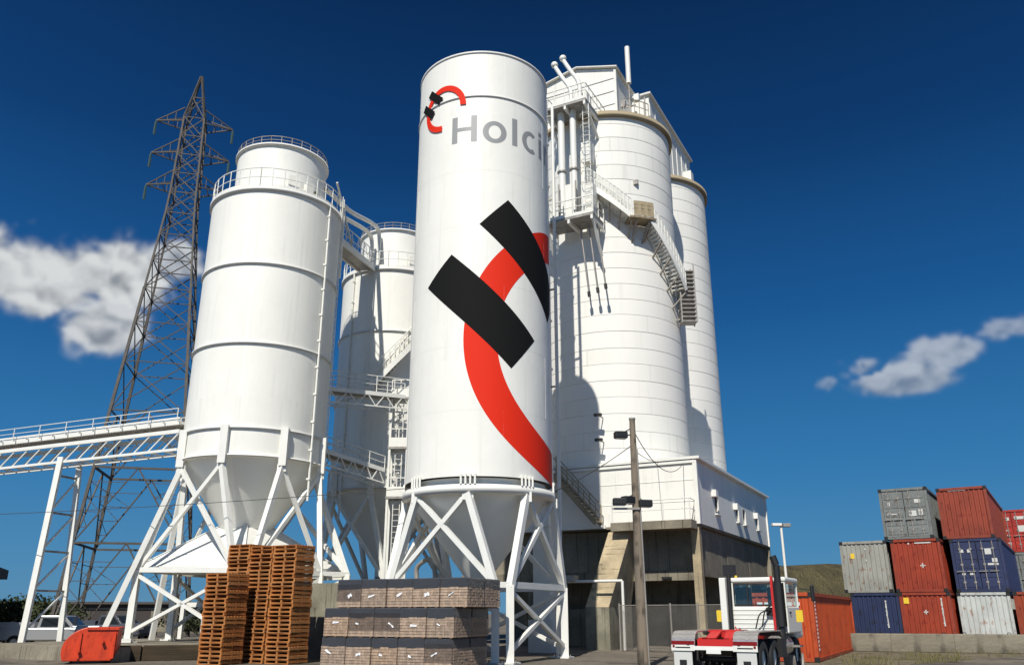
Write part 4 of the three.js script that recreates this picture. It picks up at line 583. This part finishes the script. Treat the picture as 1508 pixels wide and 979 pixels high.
// ---------------------------------------------------------------- shipping containers
{
  const H0 = 2.74, W = 2.44;
  const corr = (len, h, n, dep = .036) => { // corrugated sheet in x, facing +z
    const p = [], ix = [], uv = []; const xs = []; const s = len / n; for (let i = 0; i < n; i++) { const x = -len / 2 + i * s; xs.push([x, 0], [x + s * .25, 0], [x + s * .42, -dep], [x + s * .75, -dep], [x + s * .92, 0]); } xs.push([len / 2, 0]);
    for (const [x, z] of xs) { p.push(x, 0, z, x, h, z); uv.push(x, 0, x, h); } for (let i = 0; i < xs.length - 1; i++) { const a = i * 2; ix.push(a, a + 2, a + 1, a + 1, a + 2, a + 3); }
    const g = new THREE.BufferGeometry(); g.setAttribute('position', new THREE.Float32BufferAttribute(p, 3)); g.setAttribute('uv', new THREE.Float32BufferAttribute(uv, 2)); g.setIndex(ix); const f = g.toNonIndexed(); f.computeVertexNormals(); return f;
  };
  function container(pos, yaw, len, color, label, group, o = {}) {
    const t = thing('shipping_container', label, 'container', pos, R(-yaw), group); const h = (o.tall || H0) - .01, m = mat(color, { map: rep(tRust, .22 + .05 * rnd(), .2), roughness: .6 }), mf = mat(color.map(c => c * .9), { map: rep(tRust, .5), roughness: .65 });
    // origin: front-left bottom corner, runs to -z
    const X = W / 2, z = -len / 2;
    for (const [x, zz] of [[.07, -.07], [W - .07, -.07], [.07, -len + .07], [W - .07, -len + .07]]) { part('corner_post', [boxG(.14, h - .36, .14, x, h / 2, zz)], mf, t); for (const y of [.09, h - .09]) part('corner_casting', [boxG(.165, .18, .165, x, y, zz)], M.blackMetal, t); }
    for (const y of [.08, h - .07]) { for (const zz of [-.05, -len + .05]) part('end_rail', [boxG(W - .34, .13, .08, X, y, zz)], mf, t); for (const x of [.05, W - .05]) part('side_rail', [boxG(.07, .13, len - .34, x, y, z)], mf, t); }
    part('side_panel', [corr(len - .28, h - .28, Math.round(len / .28)).rotateY(Math.PI / 2).translate(W - .055, .14, z)], m, t); part('side_panel', [corr(len - .28, h - .28, Math.round(len / .28)).rotateY(-Math.PI / 2).translate(.055, .14, z)], m, t);
    part('roof_panel', [boxG(W - .1, .03, len - .1, X, h - .04, z)], m, t); part('floor_panel', [boxG(W - .1, .05, len - .1, X, .1, z)], M.timber, t); part('end_panel', [corr(W - .28, h - .28, 9).rotateY(Math.PI).translate(X, .14, -len + .06)], m, t);
    if (o.doors) {
      for (const s of [-1, 1]) { const d = part('door', [boxG(W / 2 - .17, h - .32, .04, X + s * (W / 4 - .07), h / 2, -.07)], m, t); for (let k = 0; k < 5; k++) part('door_panel', [boxG(W / 2 - .3, .32, .02, X + s * (W / 4 - .07), .42 + k * .47, -.04)], mf, d); for (const q of [.28, .78]) { part('locking_bar', [tube([X + s * q, .14, -.012], [X + s * q, h - .14, -.012], .025, 8)], M.galv, d); for (const y of [.5, 1.4, 2.2]) part('bar_guide', [boxG(.12, .1, .05, X + s * q, y, -.02)], M.galv, d); part('handle', [boxG(.42, .04, .04, X + s * q - .1, 1.05, .02)], M.galv, d); } }
      for (const [x, y, w, hh] of o.marks || []) part('marking', [boxG(w, hh, .004, x, y, -.022)], M.stencil, t);
    } else { part('front_panel', [corr(W - .28, h - .28, 9).translate(X, .14, -.05)], m, t); for (const [x, y, w, hh, mm] of o.marks || []) part('marking', [boxG(w, hh, .006, x, y, -.044)], mm || M.stencil, t); }
    if (o.sideMarks) for (const [zz, y, w, hh] of o.sideMarks) part('marking', [boxG(.006, hh, w, W - .05, y, zz)], M.label, t);
    return t;
  }
  const YAW = 33, c = Math.cos(R(YAW)), s = Math.sin(R(YAW)), O = [18.35, -47.6];
  const put = (u, back, tier) => [O[0] + u * c + back * s, .01 + tier * H0, O[1] + u * s - back * c], G = 'stacked shipping containers';
  const text = (x, y0, n, st, w = .07, hh = .09, r = mulberry(5)) => Array.from({ length: n }, (_, i) => [x + (r() - .5) * .015, y0 - i * st, w * (.7 + .5 * r()), hh * (.8 + .3 * r())]);
  const red = [.40, .05, .016], rust = [.36, .06, .026], blue = [.018, .032, .10], grey = [.42, .42, .37], white = [.68, .71, .67], green = [.25, .275, .265], scarlet = [.55, .035, .02], orange = [.62, .085, .012];
  container(put(.15, .2, 0), YAW, 6.06, blue, 'plain dark blue container on the ground, below the grey one', G, { marks: text(1.75, 2.3, 14, .1) });
  container(put(2.62, .2, 0), YAW, 6.06, red, 'red container on the ground between the dark blue and the white ones', G, { marks: [[.32, 2.32, .26, .3, M.yellow], [1.2, 1.75, .22, .05], [1.2, 1.75, .05, .22], ...text(2.0, 2.4, 14, .1)] });
  container(put(5.25, 1.6, 0), YAW, 6.06, white, 'white container on the ground below the blue doors', G);
  container(put(7.85, 1.4, 0), YAW, 6.06, [.38, .06, .018], 'orange-brown container on the ground at the yard edge, beside the white one', G);
  container(put(-.1, .2, 1), YAW, 12.19, grey, 'dull grey container with a yellow patch in the middle tier', G, { marks: [[.62, 1.95, .2, .28, M.yellow], [1.3, 2.3, .05, .1], [1.3, 1.7, .05, .1]] });
  container(put(2.55, .2, 1), YAW, 12.19, red, 'red container with a white cross mark in the middle tier', G, { marks: [[1.45, 1.35, .26, .05], [1.45, 1.35, .05, .26], ...text(.9, 2.5, 1, .1), [1.6, 2.52, .8, .06]] });
  container(put(5.3, 1.6, 1), YAW, 12.19, [.026, .042, .13], 'blue container with barred doors and white panels in the middle tier', G, { doors: true, marks: [[.5, 2.1, .2, .16], [.85, 2.1, .14, .16], [.45, .95, .16, .16], [.82, .95, .16, .16], [1.75, 2.05, .3, .3], [1.9, 1.4, .5, .1], [2.0, 1.6, .25, .2]] });
  container(put(2.3, .25, 2), YAW, 12.19, green, 'grey-green container with barred doors at the top of the stack', G, { doors: true, marks: [[1.6, 1.35, .36, .3], [2.0, 1.4, .2, .3], [.45, 1.9, .12, .2], [1.9, 2.0, .3, .2], [.55, 1.35, .5, .05]] });
  container(put(5.05, 1.6, 2), YAW, 12.19, rust, 'rusty red-brown container on top of the blue doored one', G, { marks: [[1.0, 2.58, .9, .06]] });
  container(put(6.6, 15.2, 2), YAW, 12.19, scarlet, 'bright red container with white lettering in the far stack', G, { doors: true, marks: [[.5, 2.1, .5, .3], [1.0, 2.15, .2, .2], [1.7, 2.2, .6, .2], [1.75, 1.5, .5, .4], [.6, 1.4, .7, .08], [.6, 1.1, .5, .08], [.6, .6, .8, .06]] });
  container(put(6.6, 15.2, 1), YAW, 12.19, green, 'grey-green container in the far stack below the bright red one', G, { doors: true, marks: [[.5, 1.5, .5, .06]] });
  container(put(6.6, 15.2, 0), YAW, 12.19, rust, 'rust-brown container at the foot of the far stack', G, { doors: true });
  const oc = container([8.94, .01, -33.23], PH, 12.19, orange, 'long orange container beside the white truck', 'lone container', { tall: 2.44, sideMarks: Array.from({ length: 13 }, (_, i) => [-.75, 2.1 - i * .14, .16 + .1 * hash(i, 2, 9), .09]) }); delete oc.userData.group;
  for (let i = 0; i < 6; i++) part('marking', [boxG(.2, .12, .006, .5 + i * .27, 2.02, -.044)], M.label, oc);
  // concrete blocks along the yard
  for (let i = 0; i < 7; i++) { const t = thing('barrier_block', 'stained concrete block in the low row in front of the containers', 'concrete block', [16.55 + i * 2.9 * Math.cos(R(31)), 0, -41.75 + i * 2.9 * Math.sin(R(31)) * .62], R(-20), 'concrete blocks in front of the containers'); part('block', [new RoundedBoxGeometry(2.84, .8, .7, 2, .04).translate(0, .4, (hash(i, 4, 4) - .5) * .12)], i % 3 === 1 ? M.concOld : M.conc, t); for (const x of [-.9, .9]) part('lifting_eye', [new THREE.TorusGeometry(.07, .015, 5, 10, Math.PI).translate(x, .8, 0)], M.blackMetal, t); }
}
// ---------------------------------------------------------------- poles and wires
{
  const px = 4.32, pz = -29.2, t = thing('utility_pole', 'weathered timber utility pole carrying floodlights and cables', 'pole', [px, 0, pz]);
  part('shaft', [new THREE.CylinderGeometry(.1, .2, 8.3, 18, 6).translate(0, 4.15, 0)], M.pole, t); part('pole_cap', [cyl(.12, 8.28, 8.34, 14, false)], M.galv, t);
  const lamp = (y, x, z, ry, label) => { const f = part('floodlight', [rbox(.46, .24, .3, .04).rotateY(ry).translate(x, y, z)], M.blackMetal, t); part('lens', [boxG(.38, .02, .22).rotateY(ry).translate(x, y - .125, z)], M.plate, f); part('arm', [tube([0, y + .02, 0], [x, y + .02, z], .025, 6), tube([0, y + .3, 0], [x, y + .04, z], .018, 6)], M.blackMetal, f); };
  lamp(7.7, -.45, .12, .2); lamp(5.35, -.6, .2, 0); lamp(5.42, -.28, .12, .6); lamp(5.3, .3, .12, .2); part('crossarm', [beam([-.85, 5.12, .15], [.1, 5.12, .15], .07)], M.galv, t); part('conduit', [tube([.17, .1, .12], [.11, 7.2, .08], .03, 6)], M.galv, t);
  const cable = (a, b, sag, label, r = .016) => { const pts = Array.from({ length: 15 }, (_, i) => { const u = i / 14, p = mix3(a, b, u); p[1] -= sag * 4 * u * (1 - u); return p; }); const o = part('overhead_cable', [pipe(pts, r, 5)], M.wire); tag(o, label, 'cable'); };
  cable([px, 7.4, pz], [1.75, 6.45, -34.4], .12, 'cable from the timber pole to the ring beam of the emblem silo');
  cable([px, 7.95, pz], [...toW(-.6, 9.1, .1)], .9, 'sagging cable from the timber pole to the white storey');
  cable([-40, 6.3, -44], [-3.8, 6.4, -33.0], .3, 'long thin cable passing in front of the hopper of the conveyor-fed silo', .014);
  cable([px, 7.2, pz], [...toW(-2, 9.3, .1)], .1, 'taut cable from the timber pole to the roof edge', .014);
  const lp = thing('light_pole', 'slim pale light pole with twin lamp head behind the truck', 'light pole', [15.9, 0, -50]); part('shaft', [tube([0, 0, 0], [0, 6.6, 0], .09, 12, .07)], M.steelWhite, lp); part('lamp_head', [rbox(.55, .16, .35, .03, -.25, 6.65, 0)], M.steelWhite, lp); part('lamp_head', [rbox(.45, .2, .35, .03, .32, 6.62, 0)], M.galv, lp);
}
// ---------------------------------------------------------------- background left and right
{
  const hg = new THREE.PlaneGeometry(150, 60, 60, 24).rotateX(-Math.PI / 2), p = hg.attributes.position, uv = hg.attributes.uv; for (let i = 0; i < p.count; i++) { const x = p.getX(i), z = p.getZ(i), e = smooth(75, 52, Math.abs(x)) * smooth(30, 14, Math.abs(z)); p.setY(i, e * (9.8 + 1.6 * (fbm(x * .06 + 20, z * .06, 15, 4) - .5)) - .3); uv.setXY(i, x, z); } hg.computeVertexNormals(); hg.rotateY(.3).translate(72, 0, -165); struct('hill', hg, M.hill);
  // far long shed and wall
  const sh = thing('storage_shed', 'long low dark shed far behind the conveyor trestle', 'shed', [-44, 0, -86], R(12)); part('wall', [boxG(56, 2.5, 8, 0, 1.25, 0)], M.shed, sh); part('roof', [boxG(57, .22, 9, 0, 2.62, 0)], M.shedRoof, sh); for (let i = 0; i < 14; i++) part('door', [boxG(2.6, 1.9, .06, -26 + i * 4, .97, 4.03)], i % 3 ? M.shedRoof : M.concOld, sh); part('pale_band', [boxG(55, .18, .06, 0, 2.1, 4.04)], M.conc, sh);
  const bl = thing('site_office', 'dark flat roofed building with overhanging eave behind the brownish shrub', 'building', [-29.6, 0, -43.0], R(24)); part('wall', [boxG(9, 3.4, 8, -2.2, 1.7, 0)], M.shed, bl); part('roof', [boxG(11, .5, 10, -2.2, 3.75, 0)], M.shedRoof, bl); part('corner_column', [boxG(.3, 3.4, .3, 2.5, 1.7, 4.2)], M.concOld, bl); part('window', [boxG(2, 1.1, .06, -1, 2, 4.03)], M.darkGlass, bl);
  // pickup
  const car = (pos, ry, paint, label) => { const t = thing('pickup_truck', label, 'pickup', pos, ry, 'parked vehicles'); part('body', [rbox(4.9, .62, 1.75, .09, 0, .72, 0)], paint, t); part('bonnet', [rbox(1.35, .18, 1.66, .08, 1.72, 1.03, 0)], paint, t); part('cabin', [new THREE.ExtrudeGeometry(new THREE.Shape([[-.55, 1.0], [1.2, 1.0], [.62, 1.55], [-.42, 1.55]].map(q => new THREE.Vector2(...q))), { depth: 1.5, bevelEnabled: true, bevelSize: .04, bevelThickness: .04, bevelSegments: 2 }).translate(0, 0, -.75)], paint, t); part('side_window', [new THREE.ShapeGeometry(new THREE.Shape([[-.42, 1.06], [.98, 1.06], [.56, 1.48], [-.35, 1.48]].map(q => new THREE.Vector2(...q)))).translate(0, 0, .795)], M.darkGlass, t); part('windscreen', [beam([1.2, 1.04, 0], [.68, 1.52, 0], 1.4, .02).translate(.06, .01, 0)], M.darkGlass, t); part('tray', [boxG(1.75, .3, 1.7, -1.55, 1.12, 0)], paint, t); for (const x of [-1.5, 1.55]) for (const s of [-1, 1]) { const w = part('wheel', [new THREE.TorusGeometry(.25, .1, 10, 22).translate(x, .35, s * .82)], M.rubber, t); part('hub', [new THREE.CylinderGeometry(.2, .2, .1, 16).rotateX(Math.PI / 2).translate(x, .35, s * .82)], M.chrome, w); } part('headlight', [rbox(.1, .16, .32, .03, 2.42, .85, .6)], M.plate, t); part('headlight', [rbox(.1, .16, .32, .03, 2.42, .85, -.6)], M.plate, t); part('bumper', [rbox(.14, .2, 1.7, .05, 2.46, .5, 0)], M.blackMetal, t); return t; };
  const silverPaint = mat([.42, .43, .44], { roughness: .3, metalness: .4 });
  car([-23.0, 0, -44.2], R(8), silverPaint, 'silver pickup parked behind the orange skip and the trestle'); car([-24.5, 0, -54], R(-14), mat([.07, .075, .09], { roughness: .3 }), 'dark pickup parked farther back behind the silo legs'); car([-18.6, 0, -60], R(10), mat([.6, .6, .6], { roughness: .3 }), 'pale pickup parked farther back behind the silo legs');
  const fr = thing('white_gantry', 'small white steel gantry on the slab under the silo joined to the conveyor', 'gantry', [-15.6, .5, -43.6], R(-10)); for (const x of [-.9, .9]) part('post', [boxG(.2, 1.5, .2, x, .75, 0)], M.steelWhite, fr); part('crossbar', [boxG(2.0, .22, .2, 0, 1.6, 0)], M.steelWhite, fr);
  // shrubs
  const leafM = [[.085, .075, .022], [.05, .065, .018], [.13, .095, .03]].map(c => new THREE.MeshStandardMaterial({ color: lin(...c), roughness: .9, side: THREE.DoubleSide, map: tLeaf }));
  const shrub = (x, z, r, h, m, n, label) => { const t = thing('shrub', label, 'shrub', [x, 0, z], 0, 'shrubs by the yard fence'), q = mulberry(Math.round(x * 31 + z * 7) + 900), P = [], U = []; for (let i = 0; i < n; i++) { const a = q() * 6.283, b = Math.acos(2 * q() - 1), rr = Math.cbrt(q()) * (.65 + .5 * fbm(a * 2 + x, b * 3, 5, 3)), c = V(Math.sin(b) * Math.cos(a) * r * rr, h * .55 + Math.cos(b) * h * .5 * rr, Math.sin(b) * Math.sin(a) * r * rr), u = V(q() - .5, q() - .5, q() - .5).normalize(), w = V(q() - .5, q() - .5, q() - .5).cross(u).normalize(), s = .06 + .07 * q(); const A = c.clone().addScaledVector(u, s * 1.6), B = c.clone().addScaledVector(w, s * .6), C = c.clone().addScaledVector(u, -s * 1.4), D = c.clone().addScaledVector(w, -s * .6); for (const v of [A, B, C, A, C, D]) { P.push(v.x, Math.max(.02, v.y), v.z); U.push(v.x, v.y); } } const g = new THREE.BufferGeometry(); g.setAttribute('position', new THREE.Float32BufferAttribute(P, 3)); g.setAttribute('uv', new THREE.Float32BufferAttribute(U, 2)); g.computeVertexNormals(); part('foliage', g, m, t); part('stem', Array.from({ length: 5 }, (_, i) => tube([0, 0, 0], [(q() - .5) * r, h * .6, (q() - .5) * r], .03, 5, .01)), M.timber, t); };
  shrub(-22.6, -34.6, 1.3, 2.3, leafM[2], 2600, 'brownish leafy shrub beside the dark flat roofed building'); shrub(-24.6, -37, 1.6, 2.7, leafM[0], 2600, 'olive leafy shrub just behind the brownish one'); shrub(-27.5, -48, 2.2, 2.4, leafM[1], 2600, 'dark green shrub behind the silver pickup'); shrub(-34, -62, 4, 2.9, leafM[1], 3000, 'wide dark shrub in front of the far shed'); shrub(-22, -64, 4, 2.5, leafM[1], 3000, 'wide dark shrub between the pylon legs and the silo');
  shrub(-11.7, -34.6, .45, .6, leafM[2], 700, 'small dry weed clump by the pallets');
  // sparse weeds on the earth strip
  const blade = new THREE.BufferGeometry(); blade.setAttribute('position', new THREE.Float32BufferAttribute([-.012, 0, 0, .012, 0, 0, .02, .16, .03], 3)); blade.setAttribute('uv', new THREE.Float32BufferAttribute([0, 0, 1, 0, .5, 1], 2)); blade.computeVertexNormals();
  const N = 1500, im = new THREE.InstancedMesh(blade, new THREE.MeshStandardMaterial({ color: lin(.14, .125, .05), roughness: 1, side: THREE.DoubleSide }), N), q = mulberry(31), o3 = new THREE.Object3D(); let k = 0, tries = 0; while (k < N && tries++ < 200000) { const u = q(), x = 10.5 + u * 14 , z = -31 - u * 11 + (q() - .5) * 6; if (fbm(x * .7, z * .7, 77, 3) < .53) continue; o3.position.set(x, .004, z); o3.rotation.set((q() - .5) * .6, q() * 6.28, (q() - .5) * .6); const sc = .5 + q() * 1.1; o3.scale.set(sc, sc, sc); o3.updateMatrix(); im.setMatrixAt(k++, o3.matrix); } im.count = k; im.name = 'grass'; im.castShadow = im.receiveShadow = true; tag(im, 'sparse dry grass on the bare earth strip by the containers', 'grass', null, 'stuff'); scene.add(im);
}
renderer.render(scene, camera);
